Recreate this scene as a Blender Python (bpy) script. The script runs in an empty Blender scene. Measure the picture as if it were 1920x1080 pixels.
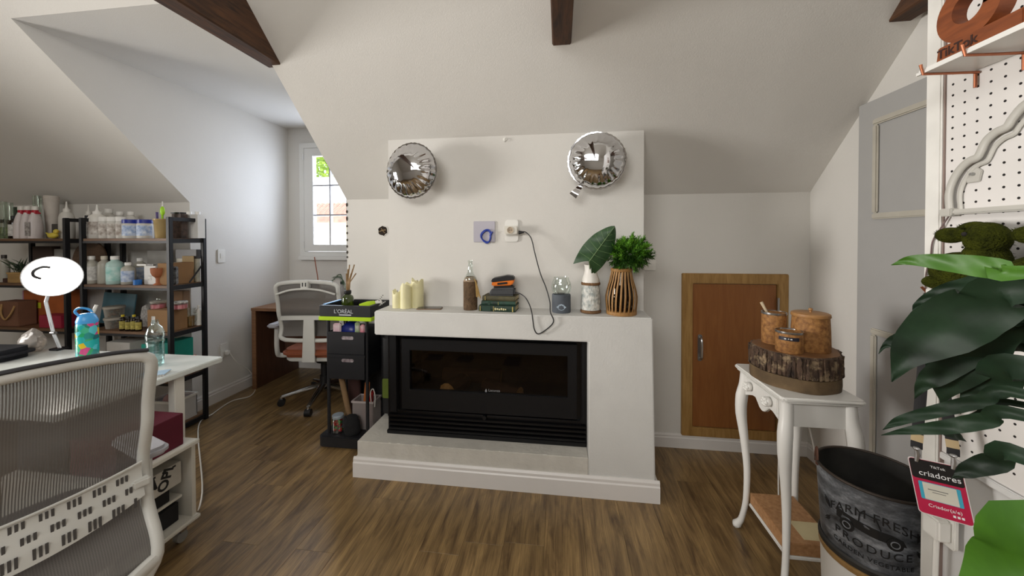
import bpy, bmesh, math, random
from mathutils import Vector, Matrix, Euler
random.seed(7)
scene = bpy.context.scene
COL = scene.collection
PI = math.pi

# ------------------------------------------------------------------ camera
CAM_H = 1.40
cam_d = bpy.data.cameras.new('camera'); cam = bpy.data.objects.new('camera', cam_d); COL.objects.link(cam)
cam_d.sensor_width = 36.0; cam_d.lens = 683.85 / 1920 * 36.0
cam_d.shift_y = -(540 - 455.8) / 1920
cam_d.clip_start = 0.02; cam_d.clip_end = 200
def _cam_axes(yaw=.13003, pitch=.0135066, roll=.0018542):
    cy, sy = math.cos(yaw), math.sin(yaw)
    f = Vector((-sy, cy, 0)); r = Vector((cy, sy, 0)); d = Vector((0, 0, -1))
    f2 = f*math.cos(pitch) + d*math.sin(pitch); d2 = d*math.cos(pitch) - f*math.sin(pitch)
    return r*math.cos(roll) + d2*math.sin(roll), d2*math.cos(roll) - r*math.sin(roll), f2
CR, CD, CF = _cam_axes()
cam.matrix_world = Matrix(((CR.x, -CD.x, -CF.x, 0), (CR.y, -CD.y, -CF.y, 0), (CR.z, -CD.z, -CF.z, CAM_H), (0, 0, 0, 1)))
scene.camera = cam
def _ray(u, v): return CR*((u-960)/683.85) + CD*((v-455.8)/683.85) + CF
def onX(u, v, X): d = _ray(u, v); return Vector((0, 0, CAM_H)) + d*(X/d.x)
def onY(u, v, Y): d = _ray(u, v); return Vector((0, 0, CAM_H)) + d*(Y/d.y)
def onZ(u, v, Z): d = _ray(u, v); return Vector((0, 0, CAM_H)) + d*((Z-CAM_H)/d.z)

# ------------------------------------------------------------------ world, lights, exposure
def srgb(h):
    if isinstance(h, str):
        h = h.lstrip('#'); c = [int(h[i:i+2], 16)/255 for i in (0, 2, 4)]
    else: c = h
    return tuple(x/12.92 if x <= .04045 else ((x+.055)/1.055)**2.4 for x in c) + (1.0,)
w = bpy.data.worlds.new('world'); scene.world = w; w.use_nodes = True
bg = w.node_tree.nodes['Background']; bg.inputs[0].default_value = srgb('#eef3fa'); bg.inputs[1].default_value = 5.0
def area(name, loc, target, sx, sy, power, col):
    l = bpy.data.lights.new(name, 'AREA'); l.shape = 'RECTANGLE'; l.size = sx; l.size_y = sy; l.energy = power; l.color = srgb(col)[:3]
    o = bpy.data.objects.new(name, l); COL.objects.link(o); o.location = loc
    o.rotation_euler = (Vector(target)-Vector(loc)).to_track_quat('-Z', 'Y').to_euler(); return o
# lights: assumed source by the left gable, daylight at the dormer window; plus an added fill from behind
gable_light = area('assumed_gable_light', (-5.1, 0.2, 1.4), (0, .5, 1.5), 1.0, 1.2, 64, '#fffbf6'); gable_light.data.spread = math.radians(90)  # assumed unseen side light before the solid gable wall, no window built there
area('rear_fill_light', (-.9, -1.75, 2.75), (-0.4, 2.2, 1.0), 2.6, 1.1, 88, '#fffefb')  # added unseen fill light high behind the camera, no window there
area('daylight_dormer_window', (-2.42, 3.66, 1.8), (-2.6, 2.0, 1.5), 0.5, 1.0, 15, '#dfeaff')
vs = scene.view_settings; vs.view_transform = 'Standard'; vs.look = 'None'; vs.exposure = -0.12; vs.gamma = 1.0; vs.use_curve_mapping = False

# ------------------------------------------------------------------ materials
MATS = {}
def _mat(name):
    m = bpy.data.materials.new(name); m.use_nodes = True; return m, m.node_tree.nodes, m.node_tree.links, m.node_tree.nodes['Principled BSDF']
def _coord(N, L, scale=(1, 1, 1), kind='Object'):
    tc = N.new('ShaderNodeTexCoord'); mp = N.new('ShaderNodeMapping'); mp.inputs['Scale'].default_value = scale
    L.new(tc.outputs[kind], mp.inputs['Vector']); return mp
def plain(name, col, rough=.5, metal=0., var=.06, vs=12., bump=0., bs=60., spec=.5, coat=0., col2=None, kind='Object', sheen=0.):
    """colour with a soft noise variation and optional fine relief"""
    if name in MATS: return MATS[name]
    m, N, L, b = _mat(name)
    mp = _coord(N, L, kind=kind)
    nz = N.new('ShaderNodeTexNoise'); nz.inputs['Scale'].default_value = vs; nz.inputs['Detail'].default_value = 4
    L.new(mp.outputs[0], nz.inputs['Vector'])
    cr = N.new('ShaderNodeValToRGB'); c = srgb(col); c2 = srgb(col2) if col2 else tuple(x*(1-var*2) for x in c[:3])+(1,)
    cr.color_ramp.elements[0].position = .3; cr.color_ramp.elements[1].position = .7
    cr.color_ramp.elements[0].color = c2; cr.color_ramp.elements[1].color = c
    L.new(nz.outputs['Fac'], cr.inputs[0]); L.new(cr.outputs[0], b.inputs['Base Color'])
    b.inputs['Roughness'].default_value = rough; b.inputs['Metallic'].default_value = metal; b.inputs['Specular IOR Level'].default_value = spec
    b.inputs['Coat Weight'].default_value = coat; b.inputs['Sheen Weight'].default_value = sheen
    if bump:
        n2 = N.new('ShaderNodeTexNoise'); n2.inputs['Scale'].default_value = bs; n2.inputs['Detail'].default_value = 3
        L.new(mp.outputs[0], n2.inputs['Vector']); bp = N.new('ShaderNodeBump'); bp.inputs['Strength'].default_value = bump; bp.inputs['Distance'].default_value = .01
        L.new(n2.outputs['Fac'], bp.inputs['Height']); L.new(bp.outputs[0], b.inputs['Normal'])
    MATS[name] = m; return m
def wood(name, c1, c2, scale=(1, 12, 12), rough=.5, bump=.15, ns=6., kind='Object', rnd=0.):
    """grain stretched along the axis with the smallest scale; rnd varies it between objects"""
    if name in MATS: return MATS[name]
    m, N, L, b = _mat(name)
    mp = _coord(N, L, scale, kind)
    if rnd:
        oi = N.new('ShaderNodeObjectInfo'); ml = N.new('ShaderNodeVectorMath'); ml.operation = 'SCALE'; ml.inputs['Scale'].default_value = 37.0
        cx = N.new('ShaderNodeCombineXYZ'); [L.new(oi.outputs['Random'], cx.inputs[i]) for i in range(3)]
        L.new(cx.outputs[0], ml.inputs[0]); L.new(ml.outputs[0], mp.inputs['Location'])
    nz = N.new('ShaderNodeTexNoise'); nz.inputs['Scale'].default_value = ns; nz.inputs['Detail'].default_value = 7; nz.inputs['Distortion'].default_value = .6; nz.inputs['Roughness'].default_value = .62
    L.new(mp.outputs[0], nz.inputs['Vector'])
    cr = N.new('ShaderNodeValToRGB'); cr.color_ramp.elements[0].position = .32; cr.color_ramp.elements[1].position = .68
    cr.color_ramp.elements[0].color = srgb(c2); cr.color_ramp.elements[1].color = srgb(c1)
    L.new(nz.outputs['Fac'], cr.inputs[0])
    out = cr.outputs[0]
    if rnd:
        mr = N.new('ShaderNodeMapRange'); mr.inputs['To Min'].default_value = 1-rnd; mr.inputs['To Max'].default_value = 1+rnd
        L.new(oi.outputs['Random'], mr.inputs['Value']); hs = N.new('ShaderNodeHueSaturation')
        L.new(mr.outputs[0], hs.inputs['Value']); L.new(out, hs.inputs['Color']); out = hs.outputs[0]
    L.new(out, b.inputs['Base Color']); b.inputs['Roughness'].default_value = rough
    if bump:
        bp = N.new('ShaderNodeBump'); bp.inputs['Strength'].default_value = bump; bp.inputs['Distance'].default_value = .004
        L.new(nz.outputs['Fac'], bp.inputs['Height']); L.new(bp.outputs[0], b.inputs['Normal'])
    MATS[name] = m; return m
def glass(name, col='#ffffff', rough=.02, ior=1.45, thin=True, alpha=.25):
    """clear thin-walled glass: transparent with a reflective film, so that light gets through"""
    if name in MATS: return MATS[name]
    m = bpy.data.materials.new(name); m.use_nodes = True; N, L = m.node_tree.nodes, m.node_tree.links; N.clear()
    o = N.new('ShaderNodeOutputMaterial'); t = N.new('ShaderNodeBsdfTransparent'); t.inputs[0].default_value = srgb(col)
    g = N.new('ShaderNodeBsdfPrincipled' if rough > .1 else 'ShaderNodeBsdfGlossy'); g.inputs[0].default_value = srgb(col); g.inputs['Roughness'].default_value = rough
    lw = N.new('ShaderNodeLayerWeight'); lw.inputs['Blend'].default_value = .35
    mr = N.new('ShaderNodeMapRange'); mr.inputs['To Min'].default_value = alpha*.35; mr.inputs['To Max'].default_value = min(1, alpha*2.6)
    L.new(lw.outputs['Facing'], mr.inputs['Value'])
    mx = N.new('ShaderNodeMixShader'); L.new(mr.outputs[0], mx.inputs[0]); L.new(t.outputs[0], mx.inputs[1]); L.new(g.outputs[0], mx.inputs[2]); L.new(mx.outputs[0], o.inputs[0])
    MATS[name] = m; return m
def emit(name, col, s):
    if name in MATS: return MATS[name]
    m = bpy.data.materials.new(name); m.use_nodes = True; N, L = m.node_tree.nodes, m.node_tree.links; N.clear()
    o = N.new('ShaderNodeOutputMaterial'); e = N.new('ShaderNodeEmission'); e.inputs[0].default_value = srgb(col); e.inputs[1].default_value = s
    L.new(e.outputs[0], o.inputs[0]); MATS[name] = m; return m

# ------------------------------------------------------------------ mesh builder
class MB:
    def __init__(s): s.v = []; s.f = []; s.mi = []; s.cur = 0; s.mx = None
    def _add(s, vs, fs):
        n = len(s.v)
        if s.mx is not None: vs = [s.mx @ Vector(p) for p in vs]
        s.v += [tuple(p) for p in vs]; s.f += [tuple(i+n for i in f) for f in fs]; s.mi += [s.cur]*len(fs); return s
    def mat(s, i): s.cur = i; return s
    def xf(s, m): s.mx = m; return s
    def box(s, x0, x1, y0, y1, z0, z1):
        return s._add([(x0,y0,z0),(x1,y0,z0),(x1,y1,z0),(x0,y1,z0),(x0,y0,z1),(x1,y0,z1),(x1,y1,z1),(x0,y1,z1)],
                      [(0,3,2,1),(4,5,6,7),(0,1,5,4),(1,2,6,5),(2,3,7,6),(3,0,4,7)])
    def cbox(s, c, d): return s.box(c[0]-d[0]/2, c[0]+d[0]/2, c[1]-d[1]/2, c[1]+d[1]/2, c[2]-d[2]/2, c[2]+d[2]/2)
    def hexa(s, p): return s._add(p, [(0,3,2,1),(4,5,6,7),(0,1,5,4),(1,2,6,5),(2,3,7,6),(3,0,4,7)])
    def prism(s, poly, a, b, plane='xy'):
        """polygon (counter-clockwise) extruded from a to b along the third axis"""
        n = len(poly)
        def P(p, t): return {'xy': (p[0], p[1], t), 'xz': (p[0], t, p[1]), 'yz': (t, p[0], p[1])}[plane]
        return s._add([P(p, a) for p in poly]+[P(p, b) for p in poly],
                      [tuple(reversed(range(n))), tuple(range(n, 2*n))]+[(i, (i+1) % n, n+(i+1) % n, n+i) for i in range(n)])
    def ring_prism(s, outer, inner, a, b, plane='xz'):
        """closed band between two loops of the same length, extruded"""
        n = len(outer)
        def P(p, t): return {'xy': (p[0], p[1], t), 'xz': (p[0], t, p[1]), 'yz': (t, p[0], p[1])}[plane]
        vs = [P(p, a) for p in outer]+[P(p, a) for p in inner]+[P(p, b) for p in outer]+[P(p, b) for p in inner]
        fs = []
        for i in range(n):
            j = (i+1) % n
            fs += [(i, j, n+j, n+i), (2*n+i, 3*n+i, 3*n+j, 2*n+j), (i, 2*n+i, 2*n+j, j), (n+i, n+j, 3*n+j, 3*n+i)]
        return s._add(vs, fs)
    def lathe(s, prof, seg=24, c=(0, 0, 0), sx=1., sy=1., cap=True):
        vs = []; fs = []
        for r, z in prof:
            for k in range(seg):
                a = 2*PI*k/seg; vs.append((c[0]+r*sx*math.cos(a), c[1]+r*sy*math.sin(a), c[2]+z))
        for i in range(len(prof)-1):
            for k in range(seg):
                j = (k+1) % seg; fs.append((i*seg+k, i*seg+j, (i+1)*seg+j, (i+1)*seg+k))
        if cap:
            fs.append(tuple(reversed(range(seg)))); fs.append(tuple(range((len(prof)-1)*seg, len(prof)*seg)))
        return s._add(vs, fs)
    def tube(s, pts, r, seg=8, closed=False, flat=None, up=None):
        """swept circle (or flat ellipse flat=(a,b)) along points; r a number or a list"""
        pts = [Vector(p) for p in pts]; n = len(pts); R = r if isinstance(r, (list, tuple)) else [r]*n
        vs = []; fs = []; u = None
        for i, p in enumerate(pts):
            if closed: t = pts[(i+1) % n]-pts[i-1]
            else: t = pts[min(i+1, n-1)]-pts[max(i-1, 0)]
            t = t.normalized() if t.length > 1e-9 else Vector((0, 0, 1))
            if u is None:
                a = Vector(up) if up else (Vector((0, 0, 1)) if abs(t.z) < .9 else Vector((1, 0, 0)))
                u = (a-t*a.dot(t)).normalized()
            else:
                u = u-t*u.dot(t); u = u.normalized() if u.length > 1e-6 else t.orthogonal().normalized()
            w_ = t.cross(u)
            for k in range(seg):
                an = 2*PI*k/seg
                ca, sa = math.cos(an), math.sin(an)
                if flat: vs.append(p+u*(ca*flat[0]*R[i])+w_*(sa*flat[1]*R[i]))
                else: vs.append(p+(u*ca+w_*sa)*R[i])
        m = n if closed else n-1
        for i in range(m):
            i2 = (i+1) % n
            for k in range(seg):
                j = (k+1) % seg; fs.append((i*seg+k, i*seg+j, i2*seg+j, i2*seg+k))
        if not closed: fs += [tuple(reversed(range(seg))), tuple(range((n-1)*seg, n*seg))]
        return s._add(vs, fs)
    def cyl(s, p0, p1, r0, r1=None, seg=16): return s.tube([p0, p1], [r0, r0 if r1 is None else r1], seg)
    def ball(s, c, r, seg=16, rings=10):
        rx, ry, rz = r if isinstance(r, (list, tuple)) else (r, r, r)
        prof = [(max(1e-4, math.sin(PI*i/rings)), -math.cos(PI*i/rings)*rz) for i in range(rings+1)]
        return s.lathe(prof, seg, c, rx, ry)
    def grid(s, fn, nu, nv, thick=0.):
        """surface fn(u,v)->point over the unit square; thick gives it a back"""
        P = [[Vector(fn(i/nu, j/nv)) for j in range(nv+1)] for i in range(nu+1)]
        idx = lambda i, j: i*(nv+1)+j
        vs = [P[i][j] for i in range(nu+1) for j in range(nv+1)]
        fs = [(idx(i, j), idx(i+1, j), idx(i+1, j+1), idx(i, j+1)) for i in range(nu) for j in range(nv)]
        if thick:
            n = len(vs); nr = []
            for i in range(nu+1):
                for j in range(nv+1):
                    a = P[min(i+1, nu)][j]-P[max(i-1, 0)][j]; b = P[i][min(j+1, nv)]-P[i][max(j-1, 0)]
                    c = a.cross(b); nr.append(c.normalized() if c.length > 1e-12 else Vector((0, 0, 1)))
            vs = vs+[p-q*thick for p, q in zip(vs, nr)]
            fs += [tuple(n+k for k in reversed(f)) for f in fs]
            for i in range(nu):
                fs.append((idx(i, 0), n+idx(i, 0), n+idx(i+1, 0), idx(i+1, 0))); fs.append((idx(i+1, nv), n+idx(i+1, nv), n+idx(i, nv), idx(i, nv)))
            for j in range(nv):
                fs.append((idx(0, j+1), n+idx(0, j+1), n+idx(0, j), idx(0, j))); fs.append((idx(nu, j), n+idx(nu, j), n+idx(nu, j+1), idx(nu, j+1)))
        return s._add(vs, fs)
    def mesh(s, name, mats, bevel=0., angle=35, bseg=2, weld=False):
        me = bpy.data.meshes.new(name); me.from_pydata(s.v, [], s.f)
        for m in (mats if isinstance(mats, (list, tuple)) else [mats]): me.materials.append(m)
        me.polygons.foreach_set('material_index', s.mi)
        bm = bmesh.new(); bm.from_mesh(me)
        if weld: bmesh.ops.remove_doubles(bm, verts=bm.verts, dist=weld if weld is not True else 1e-5)
        bmesh.ops.recalc_face_normals(bm, faces=bm.faces)
        if bevel:
            es = [e for e in bm.edges if len(e.link_faces) == 2 and e.calc_face_angle(0) > math.radians(30)]
            bmesh.ops.bevel(bm, geom=es, offset=bevel, segments=bseg, affect='EDGES', clamp_overlap=True)
        bm.to_mesh(me); bm.free()
        me.polygons.foreach_set('use_smooth', [True]*len(me.polygons)); me.set_sharp_from_angle(angle=math.radians(angle)); me.update()
        return me
    def build(s, name, mats, parent=None, bevel=0., angle=35, bseg=2, weld=False, loc=None, rot=None, label=None):
        o = bpy.data.objects.new(name, s.mesh(name, mats, bevel, angle, bseg, weld)); COL.objects.link(o)
        if parent: o.parent = parent
        if loc is not None: o.location = loc
        if rot is not None: o.rotation_euler = rot
        if label: o['label'] = label
        return o
def tag(o, label, cat, group=None):
    o['label'] = label; o['category'] = cat
    if group: o['group'] = group
    return o
def thing(name, label, cat, loc=(0, 0, 0), rz=0., group=None, rot=None):
    o = bpy.data.objects.new(name, None); COL.objects.link(o); o.empty_display_size = .05
    o.location = loc; o.rotation_euler = rot if rot else (0, 0, rz); return tag(o, label, cat, group)
def struct(o): o['kind'] = 'structure'; return o
def copy_tree(o, parent=None):
    c = o.copy(); COL.objects.link(c); c.parent = parent
    for ch in list(o.children): copy_tree(ch, c)
    return c
_TXT = {}
def lettering(txt, name, mat, parent, loc, rot, size, depth=.0006, align='CENTER', label=None, bold=0., spacing=1.0, warp=None):
    cu = bpy.data.curves.new('tmp_text', 'FONT'); cu.body = txt; cu.size = size; cu.extrude = depth; cu.align_x = align; cu.align_y = 'CENTER'; cu.offset = bold; cu.space_character = spacing
    cu.resolution_u = 3
    o = bpy.data.objects.new('tmp_text', cu); COL.objects.link(o)
    me = bpy.data.meshes.new_from_object(o.evaluated_get(bpy.context.evaluated_depsgraph_get())); bpy.data.objects.remove(o); bpy.data.curves.remove(cu)
    if warp:
        for v in me.vertices: v.co = Vector(warp(v.co))
    me.name = name; me.materials.clear(); me.materials.append(mat)
    t = bpy.data.objects.new(name, me); COL.objects.link(t); t.parent = parent; t.location = loc; t.rotation_euler = rot
    if label: t['label'] = label
    return t
def spline(pts, n=8):
    """Catmull-Rom through the points"""
    P = [Vector(p) for p in pts]; P = [P[0]*2-P[1]]+P+[P[-1]*2-P[-2]]; out = []
    for i in range(1, len(P)-2):
        a, b, c, d = P[i-1:i+3]
        for k in range(n):
            t = k/n; out.append(.5*((2*b)+(c-a)*t+(2*a-5*b+4*c-d)*t*t+(3*b-a-3*c+d)*t**3))
    out.append(P[-2]); return out
def rrect(w, h, r, n=5, cx=0., cy=0.):
    o = []
    for sx, sy, a0 in ((1, -1, -PI/2), (1, 1, 0), (-1, 1, PI/2), (-1, -1, PI)):
        for k in range(n+1):
            a = a0+PI/2*k/n; o.append((cx+sx*(w/2-r)+r*math.cos(a), cy+sy*(h/2-r)+r*math.sin(a)))
    return o
# ------------------------------------------------------------------ the room
YB, XR, XL, XD, YW = 2.55, 1.58, -2.92, -1.58, 3.62     # knee wall, right wall, dormer left wall, dormer right cheek, window wall
ZK, TS = 1.69, .95                                       # knee-wall height, slope of the ceiling (rise per metre towards the camera)
ZD, XF, YR = 2.585, -5.25, -2.95                         # dormer ceiling, far left gable wall, rear wall
def zs(y): return ZK + TS*(YB-y)
YRIDGE = -.2
YDC = YB-(ZD-ZK)/TS                                      # where the dormer ceiling meets the slope
m_wall = plain('white_plaster', '#dbd8d2', .75, var=.015, vs=3, bump=.12, bs=180)
m_ceil = plain('white_ceiling_paint', '#dbd8d2', .75, var=.015, vs=3, bump=.12, bs=180)
m_trimw = plain('white_trim_paint', '#dedad6', .35, var=.01)
m_subfloor = plain('subfloor', '#3a2c1e', .8)
m_plank = wood('walnut_plank', '#a08357', '#5a452d', (9, 1.3, 9), rough=.34, bump=.04, ns=2.8, kind='Object', rnd=.1)
def _fine_grain(m):
    N, L = m.node_tree.nodes, m.node_tree.links; b = N['Principled BSDF']; src = b.inputs['Base Color'].links[0].from_socket
    mp = [n for n in N if n.type == 'MAPPING'][0]; m2 = N.new('ShaderNodeMapping'); m2.inputs['Scale'].default_value = (5, .35, 5); L.new(mp.outputs[0], m2.inputs['Vector'])
    nz = N.new('ShaderNodeTexNoise'); nz.inputs['Scale'].default_value = 9; nz.inputs['Detail'].default_value = 6; L.new(m2.outputs[0], nz.inputs['Vector'])
    mr = N.new('ShaderNodeMapRange'); mr.inputs['From Min'].default_value = .3; mr.inputs['From Max'].default_value = .7; mr.inputs['To Min'].default_value = .62; mr.inputs['To Max'].default_value = 1.22; L.new(nz.outputs['Fac'], mr.inputs['Value'])
    hs = N.new('ShaderNodeHueSaturation'); L.new(src, hs.inputs['Color']); L.new(mr.outputs[0], hs.inputs['Value']); L.new(hs.outputs[0], b.inputs['Base Color'])
_fine_grain(m_plank)

floor = struct(MB().box(XF-.1, XR+.1, YR-.1, YW+.1, -.12, -.004).build('floor', m_subfloor))
# planks run away from the camera; each is a piece of its own
PW, PL = .185, 1.25
xs = XF; plank_meshes = {}
random.seed(11)
i = 0
while xs < XR-.01:
    x1 = min(xs+PW, XR)
    if x1 > -3.3:
        y = .35-random.random()*PL
        while y < YW:
            y0, y1 = max(y, .0), min(y+PL, YW)
            if y1-y0 > .02 and not (y0 > YB and (x1 < XL-.1 or xs > XD+.1)):
                key = (round(y1-y0, 2), round(x1-xs, 3))
                if key not in plank_meshes:
                    plank_meshes[key] = MB().box(.0004, x1-xs-.0004, .0004, y1-y0-.0004, -.006, 0).mesh('plank', m_plank, bevel=.0004, bseg=1)
                p = bpy.data.objects.new('plank', plank_meshes[key]); COL.objects.link(p); p.parent = floor; p.location = (xs, y0, 0)
            y += PL
    xs += PW; i += 1
MB().box(XF, -3.33, YR, YW, -.006, -.0005).box(-3.33, XR, YR, -.0, -.006, -.0005).build('plank_field', m_plank, floor)

T = .12
# knee wall facing the camera, in two lengths either side of the dormer
struct(MB().box(XD+.08, XR+T, YB, YB+T, -.02, ZK).build('wall_back', m_wall))
struct(MB().box(XF, XL-.1, YB, YB+T, -.02, ZK).build('wall_back_left', m_wall))
# dormer: left wall, window wall with its opening, right cheek, flat ceiling
def cheek(x0, x1):
    return MB().prism([(YDC, ZD), (YB, ZK), (YB, -.02), (YW+T, -.02), (YW+T, ZD+.05), (YDC-.05, ZD+.05)], x0, x1, 'yz')
struct(cheek(XL-.1, XL).build('wall_left', m_wall))
struct(cheek(XD, XD+.08).build('wall_dormer_right', m_wall))
WX0, WX1, WZ0, WZ1 = -2.725, -2.115, 1.23, 2.37
mb = MB()
mb.box(XL-T, WX0, YW, YW+T, -.02, ZD+.05).box(WX1, XD+T, YW, YW+T, -.02, ZD+.05).box(WX0, WX1, YW, YW+T, -.02, WZ0).box(WX0, WX1, YW, YW+T, WZ1, ZD+.05)
struct(mb.build('wall_dormer_back', m_wall))
struct(MB().box(XL, XD, YDC, YW, ZD, ZD+.05).build('ceiling_dormer', m_ceil))
# main sloping ceiling with the dormer notch
def slope(x0, x1, ya, yb):
    t = .1
    return [(x0, yb, zs(yb)), (x1, yb, zs(yb)), (x1, ya, zs(ya)), (x0, ya, zs(ya)), (x0, yb, zs(yb)+t), (x1, yb, zs(yb)+t), (x1, ya, zs(ya)+t), (x0, ya, zs(ya)+t)]
mb = MB(); mb.hexa(slope(XF, XR+T, YRIDGE, YDC)); mb.hexa(slope(XF, XL-.1, YDC, YB+.1)); mb.hexa(slope(XD+.08, XR+T, YDC, YB+.1))
struct(mb.build('ceiling_slope', m_ceil))
# slope behind the camera, walls outside the frame
zr = zs(YRIDGE)
struct(MB().hexa([(XF, YRIDGE, zr), (XR+T, YRIDGE, zr), (XR+T, YR, 2.0), (XF, YR, 2.0), (XF, YRIDGE, zr+.1), (XR+T, YRIDGE, zr+.1), (XR+T, YR, 2.1), (XF, YR, 2.1)]).build('ceiling_rear', m_ceil))
struct(MB().prism([(YR, -.02), (YB, -.02), (YB, ZK), (YRIDGE, zr), (YR, 2.0)], XR, XR+T, 'yz').build('wall_right', m_wall))
struct(MB().prism([(YR, -.02), (YB, -.02), (YB, ZK), (YRIDGE, zr), (YR, 2.0)], XF-T, XF, 'yz').build('wall_gable', m_wall))
struct(MB().box(XF, XR+T, YR-T, YR, -.02, 2.05).build('wall_rear', m_wall))
# chimney breast up to the slope
YC = 2.2
struct(MB().prism([(YC, .95), (YB, .95), (YB, ZK+.02), (YC, zs(YC)+.02)], -1.078, .484, 'yz').build('wall_chimney', m_wall))

# baseboards with a stepped top
def bb_prof(h=.105, t=.016): return [(0, 0), (t, 0), (t, h*.72), (t*.72, h*.78), (t*.72, h*.9), (t*.35, h), (0, h)]
def baseboard(name, p0, p1, n, h=.105, t=.016):
    p0, p1, n = Vector(p0), Vector(p1), Vector(n); mb = MB(); pr = bb_prof(h, t)
    vs = [p0+n*a+Vector((0, 0, b)) for a, b in pr]+[p1+n*a+Vector((0, 0, b)) for a, b in pr]; k = len(pr)
    mb._add(vs, [tuple(range(k)), tuple(reversed(range(k, 2*k)))]+[(i, (i+1) % k, k+(i+1) % k, k+i) for i in range(k)])
    return mb.build(name, m_trimw, angle=20)
struct(baseboard('baseboard_back', (.49, YB, 0), (XR, YB, 0), (0, -1, 0), .09))
struct(baseboard('baseboard_left', (XL, YB, 0), (XL, YW, 0), (1, 0, 0), .11))
struct(baseboard('baseboard_right', (XR, 2.14, 0), (XR, YB, 0), (-1, 0, 0), .09))
struct(baseboard('baseboard_dormer', (XL, YW, 0), (XD, YW, 0), (0, -1, 0), .11))
struct(baseboard('baseboard_alcove', (XD, YB, 0), (-1.19, YB, 0), (0, -1, 0), .09))

# exposed tie beams
m_beam = wood('dark_beam_oak', '#5e3c22', '#2a190e', (9, .9, 9), rough=.7, bump=.5, ns=5)
for nm, x0, x1, lb in (('ceiling_beam', -1.625, -1.525, 'dark timber tie beam above the dormer, leftmost'), ('ceiling_beam', -.037, .057, 'dark timber beam end in the middle of the sloped ceiling'), ('ceiling_beam', 1.452, 1.548, 'dark timber beam end at the right wall above the grey door')):
    zb = 2.36; yb_ = YB-(zb-ZK)/TS
    pts = [(yb_+.03, zb), (yb_-.2, zb+.22), (-2.0, zb+.22), (-2.0, zb)]
    tag(MB().prism(pts, x0, x1, 'yz').build(nm, m_beam, bevel=.006, bseg=1), lb, 'beam')

# dormer window: casing, sash, glazing bars, panes
m_winw = plain('white_window_enamel', '#e4e3df', .35, var=.01)
win = struct(MB().ring_prism([(WX0-.055, WZ0-.02), (WX1+.055, WZ0-.02), (WX1+.055, WZ1+.055), (WX0-.055, WZ1+.055)], [(WX0+.005, WZ0+.03), (WX1-.005, WZ0+.03), (WX1-.005, WZ1-.005), (WX0+.005, WZ1-.005)], YW-.018, YW+.06).build('window_1', m_winw, bevel=.004))
MB().box(WX0-.055, WX1+.055, YW-.045, YW, WZ0-.06, WZ0-.018).build('window_sill', m_winw, win, bevel=.004)
SX0, SX1, SZ0, SZ1 = -2.61, -2.235, 1.335, 2.28
MB().ring_prism([(WX0+.008, WZ0+.033), (WX1-.008, WZ0+.033), (WX1-.008, WZ1-.008), (WX0+.008, WZ1-.008)], [(SX0, SZ0), (SX1, SZ0), (SX1, SZ1), (SX0, SZ1)], YW-.028, YW+.03).build('sash', m_winw, win, bevel=.004)
m_bar = plain('glazing_bar_grey', '#b9b8bd', .4)
xm = (SX0+SX1)/2
MB().box(xm-.008, xm+.008, YW-.02, YW+.02, SZ0, SZ1).build('glazing_bar', m_bar, win)
for zf in (1/3, 2/3):
    z = SZ0+(SZ1-SZ0)*zf; MB().box(SX0, SX1, YW-.021, YW+.019, z-.008, z+.008).build('glazing_bar', m_bar, win)
m_pane = glass('window_glass', '#fbfdff', .02, alpha=.06)
for ix in range(2):
    for iz in range(3):
        xa = SX0+(SX1-SX0)*ix/2+.008; za = SZ0+(SZ1-SZ0)*iz/3+.008
        MB().box(xa, xa+(SX1-SX0)/2-.016, YW-.003, YW+.003, za, za+(SZ1-SZ0)/3-.016).build('pane', m_pane, win)
m_metal = plain('brushed_steel', '#b4b4b4', .3, 1., var=.04)
for z in (2.24, 1.30): MB().cyl((WX0+.004, YW-.035, z), (WX0+.004, YW-.035, z+.07), .007, seg=10).build('hinge', m_winw, win)

# rough plaster chips along the dormer corner, chain link under the slope edge
m_chipd = plain('dark_plaster_chip', '#4a453d', .9)
wd = bpy.data.objects['wall_dormer_right']; random.seed(19)
for v in (384, 397, 410, 424, 437, 450, 462, 473, 482):
    p = onY(649, v, YB); MB().ball((XD+.001, YB-.001, p.z), (.006+.004*random.random(), .005, .007+.01*random.random()), 7, 5).build('chip', m_chipd, wd)
t = thing('chain_link', 'grey metal chain link hanging under the dormer ceiling edge', 'chain', (-1.66, 2.33, 2.30))
for k in range(2): MB().tube([(.011*math.cos(a)*(1 if k == 0 else .2), .011*math.cos(a)*(.2 if k == 0 else 1), -.05*k+.03*math.sin(a)) for a in [2*PI*j/16 for j in range(16)]], .0035, 6, closed=True).build('link', m_metal, t)
MB().cyl((0, 0, .028), (0, 0, ZD-2.30), .003, seg=6).build('hook_rod', m_metal, t)
# what the dormer window looks out on: neighbour's house and a tree
m_nw = plain('cream_render', '#e9dcb4', .8); m_nt = plain('clay_tile', '#c98d78', .8, var=.2); m_nr = plain('pale_roof', '#efe9e4', .8)
nh_ = thing('neighbour_house', 'pale house with clay tiled eave seen through the dormer window', 'house', (0, 0, 0))
MB().box(-14, -3, 10.2, 13.5, -6, 2.05).build('house_wall', m_nw, nh_)
MB().hexa([(-14.3, 9.7, 2.0), (-2.7, 9.7, 2.0), (-2.7, 12, 3.5), (-14.3, 12, 3.5), (-14.3, 9.7, 2.08), (-2.7, 9.7, 2.08), (-2.7, 12, 3.58), (-14.3, 12, 3.58)]).build('roof', m_nr, nh_)
MB().box(-14.3, -2.7, 9.62, 9.7, 1.86, 2.03).build('fascia', m_nt, nh_)
tm = MB().tube([(0, -.02, 0), (0, .5, .33)], [.11, .1], 8).mesh('roof_tile', m_nt)
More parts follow.
